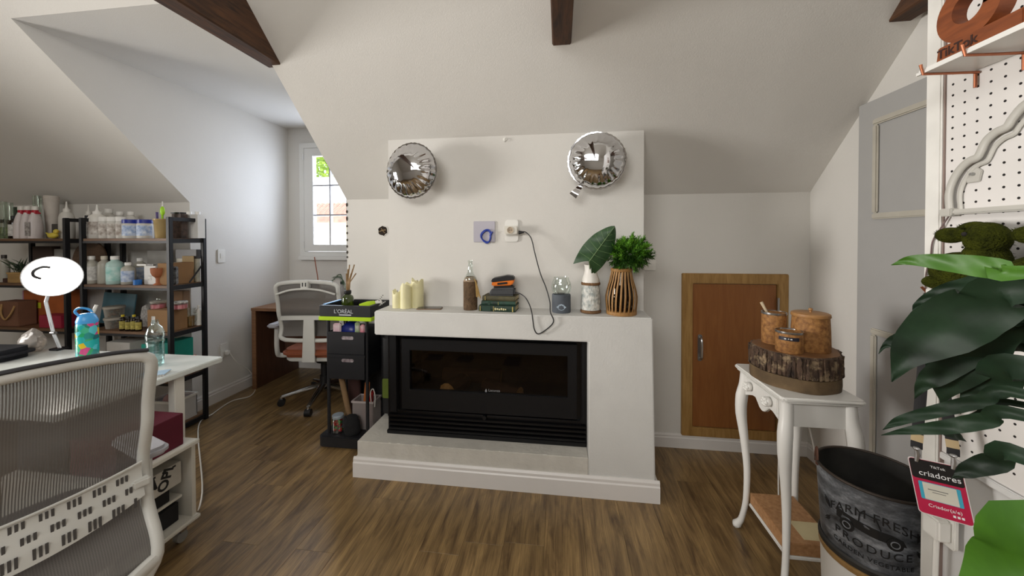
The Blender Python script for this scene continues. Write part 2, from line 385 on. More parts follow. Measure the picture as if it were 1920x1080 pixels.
for k in range(30):
    o = bpy.data.objects.new('roof_tile', tm); COL.objects.link(o); o.parent = nh_; o.location = (-9.2+.28*k*.6, 9.62, 2.06)
tr = thing('garden_tree', 'leafy green tree beyond the neighbouring roof', 'tree', (-9.6, 14.5, -6))
MB().cyl((0, 0, 0), (.2, 0, 9.5), .25, .12, 10).build('trunk', plain('tree_bark', '#5a4632', .9), tr)
random.seed(77); mb = MB()
for k in range(1500):
    d = Vector((random.gauss(0, 1), random.gauss(0, 1), random.gauss(0, 1))).normalized()*random.uniform(.55, 1)
    p = Vector((.3+d.x*2.0, d.y*1.6, 10.2+d.z*1.3)); a = Vector((random.gauss(0, 1), random.gauss(0, 1), random.gauss(0, 1))).normalized()*.13; b2 = a.orthogonal().normalized()*.07
    mb._add([p-a, p+b2, p+a, p-b2], [(0, 1, 2, 3)])
o = mb.build('foliage', plain('yellow_green_leaf', '#8fae2e', .6, var=.2, vs=2), tr); o['kind'] = 'stuff'  # yellow-green leaves, tone varies at random
# ------------------------------------------------------------------ fireplace
m_plaster = plain('fireplace_plaster', '#d5d4d0', .6, var=.03, vs=6, bump=.15, bs=90)
m_hearth = plain('hearth_plaster', '#cfcbc2', .55, var=.07, vs=9, bump=.3, bs=50)
m_blk = plain('black_stove_steel', '#0f1014', .42, .3, var=.1, vs=30, bump=.08, bs=300)
m_blk2 = plain('black_stove_enamel', '#0b0b0e', .28, .2, var=.1)
m_soot = plain('soot_brick', '#1a0f0c', .9, var=.3, vs=14, col2='#060404', bump=.4)
m_fglass = glass('smoked_fire_glass', '#d2ccc8', .03, alpha=.05)
FY, FM = 2.0, 2.12
fp = thing('fireplace', 'white plastered fireplace with black steel insert, hearth and mantel shelf', 'fireplace', (0, 0, 0))
MB().prism([(-1.074, .837), (.155, .837), (.155, 0), (.506, 0), (.487, .976), (-1.074, .976)], FY, YB, 'xz').build('plaster_surround', m_plaster, fp, bevel=.006)
he = MB().box(-1.186, .1545, FY+.0005, YB, .0, .205).build('hearth', m_hearth, fp, bevel=.004)
random.seed(3); m_chip = plain('white_chips', '#efece4', .8)
for _ in range(9):
    x = random.uniform(-1.0, .1); MB().ball((x, FY+random.uniform(.0, .006), .205), (random.uniform(.004, .02), .0022, .0014), 7, 4).build('plaster_chip', m_chip, he)
def fbb(a, b, n): 
    o = baseboard('base_trim', a, b, n, .115, .018); o.parent = fp; return o
fbb((-1.204, FY, 0), (.524, FY, 0), (0, -1, 0)); fbb((-1.186, FY, 0), (-1.186, YB, 0), (-1, 0, 0)); fbb((.506, FY, 0), (.506, YB, 0), (1, 0, 0))
# insert
ins = MB().ring_prism([(-1.05, .206), (.155, .206), (.155, .836), (-1.05, .836)], [(-.985, .345), (.118, .345), (.118, .812), (-.985, .812)], FM, FM+.05).build('insert_casing', m_blk2, fp, bevel=.003)
MB().box(-1.05, .15, FM+.05, YB-.01, .206, .23).box(-1.05, .15, FM+.05, YB-.01, .80, .836).box(-1.05, -.99, FM+.05, YB-.01, .23, .80).box(.12, .15, FM+.05, YB-.01, .23, .80).box(-1.05, .15, YB-.03, YB-.01, .23, .80).build('firebox_shell', m_soot, ins)
MB().box(-1.035, -.99, FM-.012, FM+.01, .335, .828).build('stile', m_blk, ins, bevel=.003)
MB().box(.124, .143, FM-.012, FM+.01, .335, .818).build('stile', m_blk, ins, bevel=.003)
# louvres under the door
for k in range(4):
    z = .232+k*.026
    MB().hexa([(-1.04, FM-.018, z), (.148, FM-.018, z), (.148, FM+.004, z+.006), (-1.04, FM+.004, z+.006), (-1.04, FM-.018, z+.013), (.148, FM-.018, z+.013), (.148, FM+.004, z+.019), (-1.04, FM+.004, z+.019)]).build('louvre', m_blk2, ins, bevel=.002)
MB().box(-1.05, .152, FM-.02, FM, .2055, .229).build('bottom_rail', m_blk2, ins, bevel=.003)
MB().cyl((-.44, FM-.006, .343), (-.44, FM-.03, .343), .012, seg=12).build('air_lever', m_blk, ins)
MB().ring_prism([(-.99, .34), (.123, .34), (.123, .815), (-.99, .815)], [(-.91, .474), (.053, .474), (.053, .73), (-.91, .73)], FM+.021, FM+.03).build('door_seal', m_blk2, ins)
# door with its window
D0, D1 = .36, .79
dr = MB().ring_prism([(-.955, D0), (.098, D0), (.098, D1), (-.955, D1)], [(-.902, .482), (.045, .482), (.045, .722), (-.902, .722)], FM-.016, FM+.02).build('firebox_door', m_blk, fp, bevel=.003)
MB().box(-.905, .048, FM-.002, FM+.002, .479, .725).build('glass_pane', m_fglass, dr)
m_logo = plain('grey_print', '#8d8f92', .5)
lettering('Lacunza', 'lettering', m_logo, dr, (-.42, FM-.0035, .497), (PI/2, 0, 0), .022, .0003, 'LEFT', 'small grey lettering on the fire glass')
mb = MB(); mb.prism([(0, 0), (.006, .0), (.009, .006), (.007, .013), (.003, .022), (-.001, .013), (-.004, .006)], FM-.0038, FM-.003, 'xz'); mb.build('emblem', m_logo, dr, loc=(-.437, 0, .485))
MB().box(-.985, .118, FM+.03, YB-.03, .385, .4).build('fire_grate', m_soot, ins)
# logs inside
m_bark = wood('log_bark', '#4e3826', '#241710', (1, 9, 9), rough=.9, bump=.8, ns=5)
m_cut = wood('log_cut_face', '#d9b878', '#a37c45', (6, 6, 6), rough=.8, bump=.2)
for lb, c, a, ln, r in (('split log with a pale cut face, left in the firebox', (-.66, 2.262, .3), 1.3, .19, .055), ('dark log lying behind the split log in the firebox', (-.6, 2.455, .29), .0, .4, .05), ('charred log right of centre in the firebox', (-.36, 2.27, .285), 2.7, .26, .045)):
    t = thing('firewood_log', lb, 'log', (c[0], c[1], .4005), a)
    mb = MB(); n = 11; P = []
    prof = [1+.12*math.sin(3.1*k)+.08*math.cos(7*k) for k in range(n)]
    for sx in (-1, 1): P.append([(sx*ln/2, r*prof[k]*math.cos(2*PI*k/n), r+r*.92*prof[k]*math.sin(2*PI*k/n)) for k in range(n)])
    mb._add(P[0]+P[1], [(k, (k+1) % n, n+(k+1) % n, n+k) for k in range(n)]); mb.build('bark', m_bark, t)
    for sx, q in zip((-1, 1), P):
        mb = MB(); mb._add([(x+sx*.001, y, z) for x, y, z in q]+[(sx*(ln/2+.004), 0, r)], [(k, (k+1) % n, n) for k in range(n)]); mb.build('cut_face', m_cut, t)

# hook, cover plate, socket, hole
m_plast = plain('white_switch_plastic', '#e8e6e0', .3, var=.01)
m_lil = plain('lilac_grey_plastic', '#b7b3bd', .4, var=.02)
t = thing('wall_hook', 'tiny white plastic hook at the top of the chimney breast', 'hook', (-.329, YC, 2.0))
MB().lathe([(.012, 0), (.012, .003), (.009, .005)], 14).build('base_plate', m_plast, t, rot=(PI/2, 0, 0))
MB().tube(spline([(0, -.004, .004), (0, -.014, .0), (0, -.016, -.012), (0, -.008, -.016)], 4), .003, 6).build('prong', m_plast, t)
t = thing('cover_plate', 'square lilac grey blank plate on the chimney, with blue cable coil', 'wall plate', (-.458, YC, 1.44))
MB().prism(rrect(.134, .128, .006), 0, -.008, 'xz').build('plate', m_lil, t, bevel=.002)
t = tag(MB().tube([(-.458+.012+.034*math.cos(a)*(1-.02*a), YC-.014-.003*math.sin(2.3*a), 1.418+.036*math.sin(a+.25*math.sin(a))-.001*a) for a in [k*.3 for k in range(44)]]+[(-.42, YC-.016, 1.415), (-.405, YC-.018, 1.44)], .0045, 7).build('blue_cable_coil', plain('blue_cable_sheath', '#2740a0', .4)), 'coil of thin blue cable hanging out of the square wall plate', 'cable')
t = thing('wall_socket', 'white wall socket on the chimney right of the square plate', 'socket', (-.288, YC, 1.444))
MB().prism(rrect(.083, .134, .018), 0, -.01, 'xz').build('plate', m_plast, t, bevel=.003)
MB().box(-.02, .02, -.0115, -.009, -.016, .016).build('socket_face', m_plast, t, bevel=.001)
t = thing('plug_adapter', 'white plug adapter pushed into the chimney wall socket', 'adapter', (-.288, YC-.011, 1.448))
MB().prism(rrect(.078, .05, .01), -.0005, -.042, 'xz').build('body', plain('ivory_adapter_plastic', '#dcd8cd', .35), t, bevel=.004)
MB().lathe([(.0205, 0), (.0205, .004), (.017, .004), (.0165, .0012)], 20, cap=False).build('socket_ring', plain('beige_ring', '#cbbda8', .4), t, loc=(-.003, -.042, 0), rot=(PI/2, 0, 0))
MB().lathe([(.0002, 0), (.0165, 0)], 20, cap=False).build('socket_face', plain('beige_face', '#b7a48c', .5), t, loc=(-.003, -.0424, 0), rot=(PI/2, 0, 0))
for s_ in (-1, 1): MB().cyl((-.003+s_*.006, -.0424, 0), (-.003+s_*.006, -.0432, 0), .0025, seg=8).build('pin_hole', m_blk2, t)
t = thing('cable_hole', 'round hole broken in the plaster left of the chimney', 'wall hole', (-1.297, YB, 1.455))
random.seed(5)
rim = [(.036*(1+.16*random.uniform(-1, 1))*math.cos(2*PI*k/16), .036*(1+.16*random.uniform(-1, 1))*math.sin(2*PI*k/16)) for k in range(16)]
MB().prism(rim, -.0003, -.003, 'xz').build('box_mouth', plain('hole_dark_brown', '#2c2015', .9, var=.3), t)
MB().ring_prism([(x*1.12, z*1.12) for x, z in rim], rim, 0, -.005, 'xz').build('ragged_rim', m_wall, t)
MB().tube([(-.025, -.004, -.006), (0, -.007, .004), (.026, -.004, .008)], .004, 6).build('wire', plain('tan_wire', '#8b7350', .6), t)
MB().tube([(-.01, -.004, .02), (.006, -.007, -.002), (.02, -.004, -.015)], .003, 6).build('wire', plain('tan_wire', '#8b7350', .6), t)
t = thing('wall_switch', 'white switch plate right of the chimney beside the grass vase', 'switch', (.6, YB, 1.242))
MB().prism(rrect(.075, .12, .01), 0, -.009, 'xz').build('plate', m_plast, t, bevel=.002)
for k in (-1, 1): MB().box(-.02, .02, -.012, -.008, k*.024-.012, k*.024+.012).build('rocker', m_plast, t, bevel=.001)

# knee-wall hatch door
m_oakf = wood('honey_pine_frame', '#b08a52', '#8d6936', (10, 10, .9), rough=.5, bump=.08)
m_hatch = wood('hatch_veneer', '#935f31', '#824f26', (5, 5, .6), rough=.42, bump=.03)
hd = struct(MB().ring_prism([(.803, .088), (1.449, .088), (1.449, 1.166), (.803, 1.166)], [(.87, .148), (1.383, .148), (1.383, 1.1), (.87, 1.1)], YB-.022, YB+.02).build('door_1', m_oakf, bevel=.004)); hd['label'] = 'small brown hatch door with pine frame in the knee wall'
MB().box(.873, 1.38, YB-.012, YB+.01, .151, 1.097).build('door_leaf', m_hatch, hd, bevel=.002)
MB().tube(spline([(.917, YB-.012, .745), (.917, YB-.042, .735), (.917, YB-.048, .675), (.917, YB-.042, .615), (.917, YB-.012, .605)], 5), .007, 8).build('handle', m_metal, hd, label='chrome bow handle')
MB().prism(rrect(.028, .175, .012, cx=.917, cy=.675), YB-.011, YB-.016, 'xz').build('handle_plate', m_metal, hd, bevel=.001)
for z in (.93, .25): MB().cyl((1.386, YB-.022, z), (1.386, YB-.022, z+.085), .008, seg=10).build('hinge', m_metal, hd)

# panelled grey door on the right wall, in shade of the partition
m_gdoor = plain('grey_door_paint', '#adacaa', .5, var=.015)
m_mould = plain('cream_moulding', '#c0bbae', .5)
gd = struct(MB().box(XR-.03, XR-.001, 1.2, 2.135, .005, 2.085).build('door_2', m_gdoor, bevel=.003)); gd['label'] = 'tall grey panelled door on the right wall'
def mould(y0, y1, z0, z1, n=gd):
    for a, b, c, d in ((y0, y1, z1-.03, z1), (y0, y1, z0, z0+.03), (y0, y0+.03, z0+.0305, z1-.0305), (y1-.03, y1, z0+.0305, z1-.0305)):
        MB().box(XR-.044, XR-.028, a, b, c, d).build('moulding', m_mould, n, bevel=.006)
mould(1.32, 2.035, 1.49, 1.985); mould(1.32, 2.035, .25, .95)

bp = thing('black_backpack', 'black backpack with grey strap between trolley and fireplace', 'backpack', (-1.122, 2.4, .2055))
mb = MB(); mb.prism(rrect(.118, .24, .04), 0, .56, 'xy'); mb.build('bag_body', plain('black_nylon', '#0f0f11', .7, var=.15, bump=.2), bp, bevel=.03, bseg=3)
MB().tube(spline([(.0, -.118, .5), (.012, -.142, .42), (.018, -.146, .34), (.0, -.12, .27)], 5), 1., 8, flat=(.003, .008)).build('strap', plain('grey_webbing', '#7d7b78', .7), bp)
MB().prism(rrect(.05, .13, .01, cx=-.02, cy=.2), -.1205, -.127, 'xz').build('green_patch', plain('olive_patch', '#5a6a1c', .7), bp, bevel=.002)
# ------------------------------------------------------------------ things on the mantel
ZM = .9765
m_wax = plain('ivory_wax', '#e3dcae', .45, var=.05, vs=20, bump=.1, bs=40)
for lb, x, y, r, h in (('shortest of three ivory pillar candles on the mantel', -.985, 2.118, .03, .1), ('middle ivory pillar candle of the three on the mantel', -.926, 2.112, .036, .14), ('tallest ivory pillar candle of the three on the mantel', -.866, 2.142, .037, .165)):
    t = thing('pillar_candle', lb, 'candle', (x, y, ZM), random.random()*3, 'pillar candles on the mantel')
    mb = MB(); n = 24; prof = [(1.0, 0), (1.0, .5), (.985, .92), (.93, 1.0), (.7, .97), (.3, .955), (.05, .95)]
    vs_ = [(r*q*math.cos(2*PI*k/n), r*q*math.sin(2*PI*k/n), h*z+(.012*math.sin(2*PI*k/n*2+x*9)+.006*math.sin(5*PI*k/n*2) if .9 < z and q > .6 else 0)) for q, z in prof for k in range(n)]
    mb._add(vs_, [(i*n+k, i*n+(k+1) % n, (i+1)*n+(k+1) % n, (i+1)*n+k) for i in range(len(prof)-1) for k in range(n)]+[tuple(reversed(range(n))), tuple(range((len(prof)-1)*n, len(prof)*n))])
    mb.build('wax', m_wax, t, angle=60)
    MB().cyl((0, 0, h*.94), (.002, 0, h*.94+.014), .0012, seg=6).build('wick', m_blk2, t)
t = thing('mobile_phone', 'mobile phone in brown case lying flat on the mantel', 'phone', (-.775, 2.105, ZM), .12)
MB().prism(rrect(.15, .072, .012), 0, .006, 'xy').build('case', plain('tan_phone_case', '#8b745c', .5), t, bevel=.002)
MB().prism(rrect(.144, .066, .01), .0055, .0075, 'xy').build('screen', plain('dark_phone_glass', '#3a3532', .15), t)
# bottle in a woven sleeve
t = thing('sleeved_bottle', 'clear glass bottle in a brown bark sleeve with raffia tassel', 'bottle', (-.528, 2.12, ZM))
m_clear = glass('clear_glass', '#f4f8f6', .02, alpha=.3)
MB().lathe([(.038, .004), (.038, .175), (.036, .19), (.024, .208), (.017, .225), (.0145, .25), (.013, .282), (.015, .284), (.015, .292)], 24, cap=False).build('glass_body', m_clear, t, angle=60)
m_sleeve = plain('bark_sleeve', '#6d563d', .9, var=.25, vs=40, col2='#4a3826', bump=.8, bs=120)
mb = MB(); mb.lathe([(.041, 0), (.042, .02), (.0415, .09), (.042, .165), (.04, .172)], 24); mb.build('sleeve', m_sleeve, t)
MB().lathe([(.042, 0), (.033, .02), (.026, .028)], 24, (0, 0, .168), cap=False).build('sleeve_shoulder', plain('sleeve_tan', '#a08a72', .85, var=.15, bump=.4), t)
m_raf = plain('raffia', '#b39255', .8, var=.2, vs=60)
random.seed(9)
for k in range(7):
    a = .012*random.uniform(-1, 1); MB().tube(spline([(.03, -.028, .185), (.042+a*.2, -.03, .16), (.05+a*.6, -.032, .12), (.053+a+.01*k/7, -.03, .07+.02*random.random())], 4), .0028, 5).build('tassel_strand', m_raf, t)
# three old books
m_page = plain('aged_paper', '#cbbd97', .85, var=.12, vs=80, col2='#8d7d58')
gold = plain('gold_print', '#c8b36a', .45, .4)
def book(lb, c, rz, L, W, H, cover, z, bands):
    t = thing('old_book', lb, 'book', (c[0], c[1], z), rz, 'old books on the mantel')
    mb = MB(); mb.box(-L/2, L/2, -W/2, W/2, 0, .003).box(-L/2, L/2, -W/2, W/2, H-.003, H)
    n = 8; outer = [(-W/2-.006*math.sin(PI*k/n), H*k/n) for k in range(n+1)]; inner = [(-W/2+.003, H*(n-k)/n) for k in range(n+1)]
    mb.prism(outer+inner, -L/2, L/2, 'yz'); mb.build('cover', cover, t, angle=50)
    MB().box(-L/2+.004, L/2-.004, -W/2+.004, W/2-.004, .003, H-.003).build('page_block', m_page, t)
    for x, wd in bands: MB().box(x, x+wd, -W/2-.0075, -W/2-.002, .003, H-.003).build('spine_band', gold if wd < .008 else plain('spine_label_'+str(int(H*1000)), '#1d3a2c', .6), t)
    return t
cg1 = plain('dark_green_cloth', '#1f3a2a', .6, var=.2, vs=30); cg2 = plain('teal_green_cloth', '#25503f', .6, var=.2, vs=25, col2='#1c2420'); cg3 = plain('olive_brown_cloth', '#565035', .7, var=.25, vs=22, col2='#3c3a27')
b = book('bottom book of the stack, dark green spine with gold lettering', (-.355, 2.13), -.06, .215, .125, .034, cg1, ZM, ((-.1, .004), (-.085, .05), (-.02, .003), (.09, .006)))
for k in range(6): MB().box(-.012+.012*k, -.004+.012*k, -.0703, -.066, .01+.002*(k % 2), .023-.002*(k % 3)).build('gilt_mark', plain('pale_gilt', '#d9cf9e', .5), b)
book('middle book of the stack, teal green cloth spine', (-.35, 2.135), -.03, .2, .12, .025, cg2, ZM+.0345, ((-.06, .012), (0, .002)))
book('top book of the stack, worn olive brown cover', (-.345, 2.137), -.1, .195, .118, .028, cg3, ZM+.06, ((-.08, .003),))
# battery charger and battery
ZB = ZM+.0885
m_blkp = plain('black_tool_plastic', '#16161a', .45, var=.1)
m_orp = plain('orange_tool_plastic', '#e87a1c', .4)
t = thing('battery_charger', 'black battery charger standing on the stack of books', 'charger', (-.335, 2.125, ZB), .05)
mb = MB(); mb.hexa([(-.082, -.045, 0), (.075, -.045, 0), (.075, .045, 0), (-.082, .045, 0), (-.06, -.035, .042), (.078, -.04, .048), (.078, .04, .048), (-.06, .035, .042)]); mb.build('body', m_blkp, t, bevel=.01)
MB().box(-.05, .07, -.03, .03, .042, .056).build('dock', m_blkp, t, bevel=.005)
t = thing('tool_battery', 'orange and black tool battery sitting on the charger', 'battery', (-.33, 2.125, ZB+.0565), .05, rot=(0, -.1, .05))
MB().prism([(-.062, .006), (.05, 0), (.066, .012), (.07, .034), (-.055, .032), (-.066, .02)], -.037, .037, 'xz').build('orange_shell', m_orp, t, bevel=.005)
MB().prism([(-.066, .028), (.071, .026), (.07, .05), (.03, .058), (-.05, .05), (-.064, .042)], -.039, .039, 'xz').build('black_lid', m_blkp, t, bevel=.005)
MB().box(-.03, .03, -.04, -.036, .01, .022).build('release_button', m_blkp, t, bevel=.002)
# charger cable from the socket down over the mantel edge and back to the charger
cp = [onY(976, 436, YC-.03), onY(985, 435, YC-.036), onY(996, 447, YC-.05), onY(1003, 475, YC-.07), onY(1013, 512, 2.08), onY(1024, 540, 2.04), onY(1031, 566, 2.012), onY(1032, 585, 1.99), onY(1038, 602, 1.985), onY(1028, 615, 1.985), onY(1010, 626, 1.985), onY(1002, 618, 1.985), onY(999, 600, 1.988), onY(997, 586, 1.99), onY(993, 572, 2.03), onY(985, 558, 2.07), onY(974, 550, 2.09), onY(966, 549, 2.1)]
t = thing('charger_cable', 'thin black charger cable looping down in front of the mantel', 'cable', (0, 0, 0))
MB().tube(spline(cp, 6), .0032, 7).build('cord', m_blkp, t)
a, b_ = onY(973, 436, YC-.03), onY(983, 435, YC-.035)
MB().tube([a, b_], [.012, .004], 10).build('plug', m_blkp, t)
# glass hurricane on a concrete base
t = thing('hurricane_lantern', 'clear glass hurricane on a grey concrete base with emblem', 'lantern', (.009, 2.11, ZM))
MB().lathe([(.052, 0), (.0535, .004), (.053, .1), (.05, .103), (.046, .103), (.045, .06), (.002, .06)], 28).build('concrete_base', plain('blue_grey_concrete', '#5a6068', .8, var=.12, vs=18, bump=.15), t)
MB().lathe([(.043, .1), (.053, .122), (.057, .145), (.052, .172), (.042, .192), (.043, .2)], 28, cap=False).build('glass_shade', m_clear, t, angle=70)
em = [(.03, 0), (.02, .006), (.013, .014), (0, .018), (-.013, .014), (-.02, .006), (-.03, 0), (-.02, -.006), (-.013, -.014), (0, -.018), (.013, -.014), (.02, -.006)]
def curve_to(r, pts, z0, y_off=.0006): return [(r*math.sin(x/r), -(r+y_off)*math.cos(x/r), z0+z) for x, z in pts]
mb = MB(); P = curve_to(.0535, em, .035); Q = curve_to(.0535, em, .035, -.001); n = len(P)
mb._add(P+Q, [tuple(range(n))]+[(i, (i+1) % n, n+(i+1) % n, n+i) for i in range(n)]); mb.build('emblem', plain('pale_blue_emblem', '#a9b9c6', .6), t, label='pale blue badge shaped emblem')
# white carved vase with a caladium leaf
t = thing('carved_vase', 'white carved vase with two brown rope bands on the mantel', 'vase', (.175, 2.118, ZM))
m_crackle = plain('white_crackle_glaze', '#e4e2da', .5, var=.35, vs=46, col2='#9aa2a0', bump=.9, bs=60)
m_glaze = plain('white_glaze', '#e9e5dd', .4, var=.03)
m_rope = plain('brown_rope', '#866341', .85, var=.2, vs=90, bump=.5, bs=200)
MB().lathe([(.054, .018), (.056, .05), (.053, .1), (.049, .155), (.047, .16)], 30).build('carved_body', m_crackle, t)
mb = MB(); n = 36
prof = [(.048, .17), (.046, .19), (.037, .215), (.032, .235), (.033, .262), (.036, .272), (.031, .27), (.028, .235)]
mb._add([((r*(1+(.05 if k % 2 else -.02)))*math.cos(2*PI*k/n), (r*(1+(.05 if k % 2 else -.02)))*math.sin(2*PI*k/n), z) for r, z in prof for k in range(n)], [(i*n+k, i*n+(k+1) % n, (i+1)*n+(k+1) % n, (i+1)*n+k) for i in range(len(prof)-1) for k in range(n)])
mb.build('fluted_neck', m_glaze, t, angle=60)
for z, r in ((.009, .057), (.165, .0525)): MB().lathe([(r-.012, -.009), (r, -.007), (r+.002, 0), (r, .007), (r-.012, .009)], 28, (0, 0, z)).build('rope_band', m_rope, t)
m_leafd = wood('dark_leaf', '#33532f', '#223d22', (3, 3, 3), rough=.4, bump=.1)
m_vein = plain('pale_leaf_vein', '#6f8a5c', .5)
t = thing('caladium_leaf', 'large dark green arrowhead leaf standing in the white vase', 'leaf', (.175, 2.118, ZM+.2))
base = Vector((-.012, -.06, .095)); tip = Vector((.118, -.105, .285)); ax = (tip-base).normalized(); side = Vector((ax.z, 0, -ax.x)); nrm = ax.cross(side)
def leafpt(u, v):
    s_ = u; L_ = (tip-base).length
    wd = .082*math.sin(PI*min(1, s_*.74+.26)**1.05)**.75*(1-.12*s_) if s_ < 1 else 0
    q = (v-.5)*2
    back = -.07*abs(q)**1.3*(1-s_)**2
    return base+ax*(s_*L_+back)+side*(wd*q)+nrm*(.022*abs(q)**1.5+.004*math.sin(s_*22)*abs(q))
lf = MB().grid(leafpt, 22, 12, .0012).build('blade', m_leafd, t, angle=80)
MB().tube([base+ax*(-.0)-nrm*.002, base+ax*.12-nrm*.003, tip-nrm*.001], [.0025, .002, .0008], 6).build('midrib', m_vein, lf)
for k in range(6):
    for sg in (0, 1):
        u0 = .05+.14*k; MB().tube([leafpt(u0+.16*q, .5+(1 if sg else -1)*.47*q)-nrm*.0014 for q in (0, .35, .7, 1)], [.0014, .0012, .001, .0005], 5).build('vein', m_vein, lf)
MB().tube(spline([(.0, 0, -.12), (-.004, -.01, 0), (-.006, -.035, .06), base], 4), .004, 7).build('stem', plain('green_stem', '#4e6b38', .5), t)
# bamboo slat vase with tufted grass
t = thing('slatted_vase', 'barrel vase of brown bamboo slats around a glass jar', 'vase', (.342, 2.1, ZM))
m_bam = wood('bamboo_slat', '#b0854e', '#8a6235', (20, 20, 2), rough=.5, bump=.1)
MB().lathe([(.0815, 0), (.083, .004), (.083, .016), (.078, .02), (.02, .02)], 32).build('base_ring', m_bam, t)
MB().lathe([(.056, 0), (.058, .003), (.058, .014), (.055, .017), (.048, .017), (.048, .0)], 32, (0, 0, .238)).build('top_ring', m_bam, t)
def bar_r(f): return .079+.0065*math.sin(PI*min(1, f*1.35))-.024*max(0, f-.35)**1.25*1.9
slm = None
for k in range(22):
    a = 2*PI*k/22
    if slm is None:
        mb = MB(); mb.tube([(bar_r(f), .012*(f-.5), .016+.225*f) for f in [j/8 for j in range(9)]], 1.0, 8, flat=(.0022, .0052), up=(1, 0, 0)); slm = mb.mesh('slat', m_bam)
    o = bpy.data.objects.new('slat', slm); COL.objects.link(o); o.parent = t; o.rotation_euler = (0, 0, a+random.uniform(-.04, .04))
MB().lathe([(.05, .021), (.066, .03), (.07, .1), (.064, .17), (.046, .225), (.044, .25)], 28, cap=False).build('glass_jar', glass('brown_glass', '#8a7f70', .03, alpha=.32), t, angle=60)
t = thing('grass_plant', 'bushy bright green artificial grass filling the slatted vase', 'plant', (.342, 2.1, ZM+.2))
m_gr = plain('bright_grass', '#76ac34', .5, var=.3, vs=30, col2='#44801f')
m_gr2 = plain('deep_grass', '#3f6e20', .55, var=.3, vs=30, col2='#264a14')
random.seed(21)
def sprig(center, d, n, ln, mat, nm):
    mb = MB(); d = Vector(d).normalized(); c = Vector(center)
    for k in range(n):
        s_ = k/n; q = c+d*(ln*s_*.8)
        r = Vector((random.gauss(0, 1), random.gauss(0, 1), random.gauss(0, 1))).normalized(); e = (d*.75+r*.6).normalized(); l2 = .031*(1-.3*s_)
        w_ = e.cross(Vector((random.random(), random.random(), 1))).normalized()*.0021
        m_ = q+e*l2*.5+Vector((0, 0, .002)); p = q+e*l2
        mb._add([q-w_*.5, q+w_*.5, m_+w_, p, m_-w_], [(0, 1, 2, 3, 4)])
    mb.tube([c, c+d*ln*.85], [.0016, .0008], 5)
    return mb.build('sprig', mat, t)
for k in range(280):
    a = random.uniform(0, 2*PI); e = math.acos(random.uniform(-.95, 1)); d = Vector((math.sin(e)*math.cos(a), math.sin(e)*math.sin(a), math.cos(e)))
    q = random.uniform(.3, 1.)**.6
    c = Vector((.035+d.x*.108*q, max(-.1, min(.05, -.012+d.y*.075*q)), .135+d.z*.08*q))
    if c.y > .02: d.y = -abs(d.y)*.4
    sprig(c-d*.02, d*.9+Vector((0, -.12, .15)), 24, random.uniform(.045, .07), m_gr if random.random() < .5+.35*d.z else m_gr2, 'sprig')
# foil balloons
m_foil, N, L, b_ = _mat('silver_foil'); b_.inputs['Base Color'].default_value = srgb('#d8d8da'); b_.inputs['Metallic'].default_value = 1; b_.inputs['Roughness'].default_value = .06
def balloon(lb, c, nrm_, R, tail_a, seed):
    t = thing('foil_balloon', lb, 'balloon', c, 0, 'foil balloons on the chimney')
    q = Vector(nrm_).to_track_quat('Z', 'Y').to_matrix().to_4x4(); random.seed(seed)
    mb = MB().xf(q); n = 96; npl = 22
    ph = [random.uniform(.8, 1.2) for _ in range(npl)]
    def ring(side_):
        V = []
        for i in range(1, 16):
            f = i/15
            for k in range(n):
                a = 2*PI*k/n; pk = (a*npl/2/PI) % 1; am = ph[int(a*npl/2/PI) % npl]
                pl = abs(math.sin(PI*pk))**.5
                dep = .085*(max(0, 1-f**2.3))**.62
                edge = max(0, f-.55)/.45
                z = dep*(1-.5*edge*(1-pl)*am) 
                r = R*f*(1-.03*edge*(1-pl))
                V.append((r*math.cos(a), r*math.sin(a), side_*max(z, .0006)))
        return V
    for sd in (1, -1):
        V = ring(sd)+[(0, 0, sd*.085)]; m = len(V)-1
        mb._add(V, [(i*n+k, i*n+(k+1) % n, (i+1)*n+(k+1) % n, (i+1)*n+k) for i in range(14) for k in range(n)]+[(m, k, (k+1) % n) for k in range(n)])
    mb.build('foil_body', m_foil, t, angle=180)
    mb = MB().xf(q); mb.ring_prism([((R+.006+.002*math.sin(k*2.4))*math.cos(2*PI*k/n), (R+.006+.002*math.sin(k*2.4))*math.sin(2*PI*k/n)) for k in range(n)], [(R*.985*math.cos(2*PI*k/n), R*.985*math.sin(2*PI*k/n)) for k in range(n)], -.0008, .0008, 'xy'); mb.build('seam_rim', m_foil, t)
    if tail_a is not None:
        mb = MB().xf(q @ Matrix.Rotation(tail_a, 4, 'Z')); mb.grid(lambda u, v: (R*.98+.06*u, (.012+.012*u)*(v-.5)*2, .004*math.sin(6*u)+.006*(v-.5)**2), 6, 4, .0008); mb.build('filling_tail', m_foil, t)
balloon('round silver foil balloon at the upper left of the chimney', (-.875, 2.08, 1.803), (-.13, -1, .0), .16, None, 4)
balloon('round silver foil balloon with a filling tail, upper right of the chimney', (.208, 2.105, 1.835), (-.03, -1, -.02), .157, None, 8)
o = [x for x in bpy.data.objects if x.name.startswith('foil_balloon')][-1]
MB().grid(lambda u, v: (-.085-.05*u+.0*v+(.012+.014*u)*(v-.5)*1.4, -.004-.014*math.sin(2.4*u)-.012*(v-.5), -.135-.062*u-(.012+.014*u)*(v-.5)*1.2), 6, 4, .0008).build('filling_tail', m_foil, o)
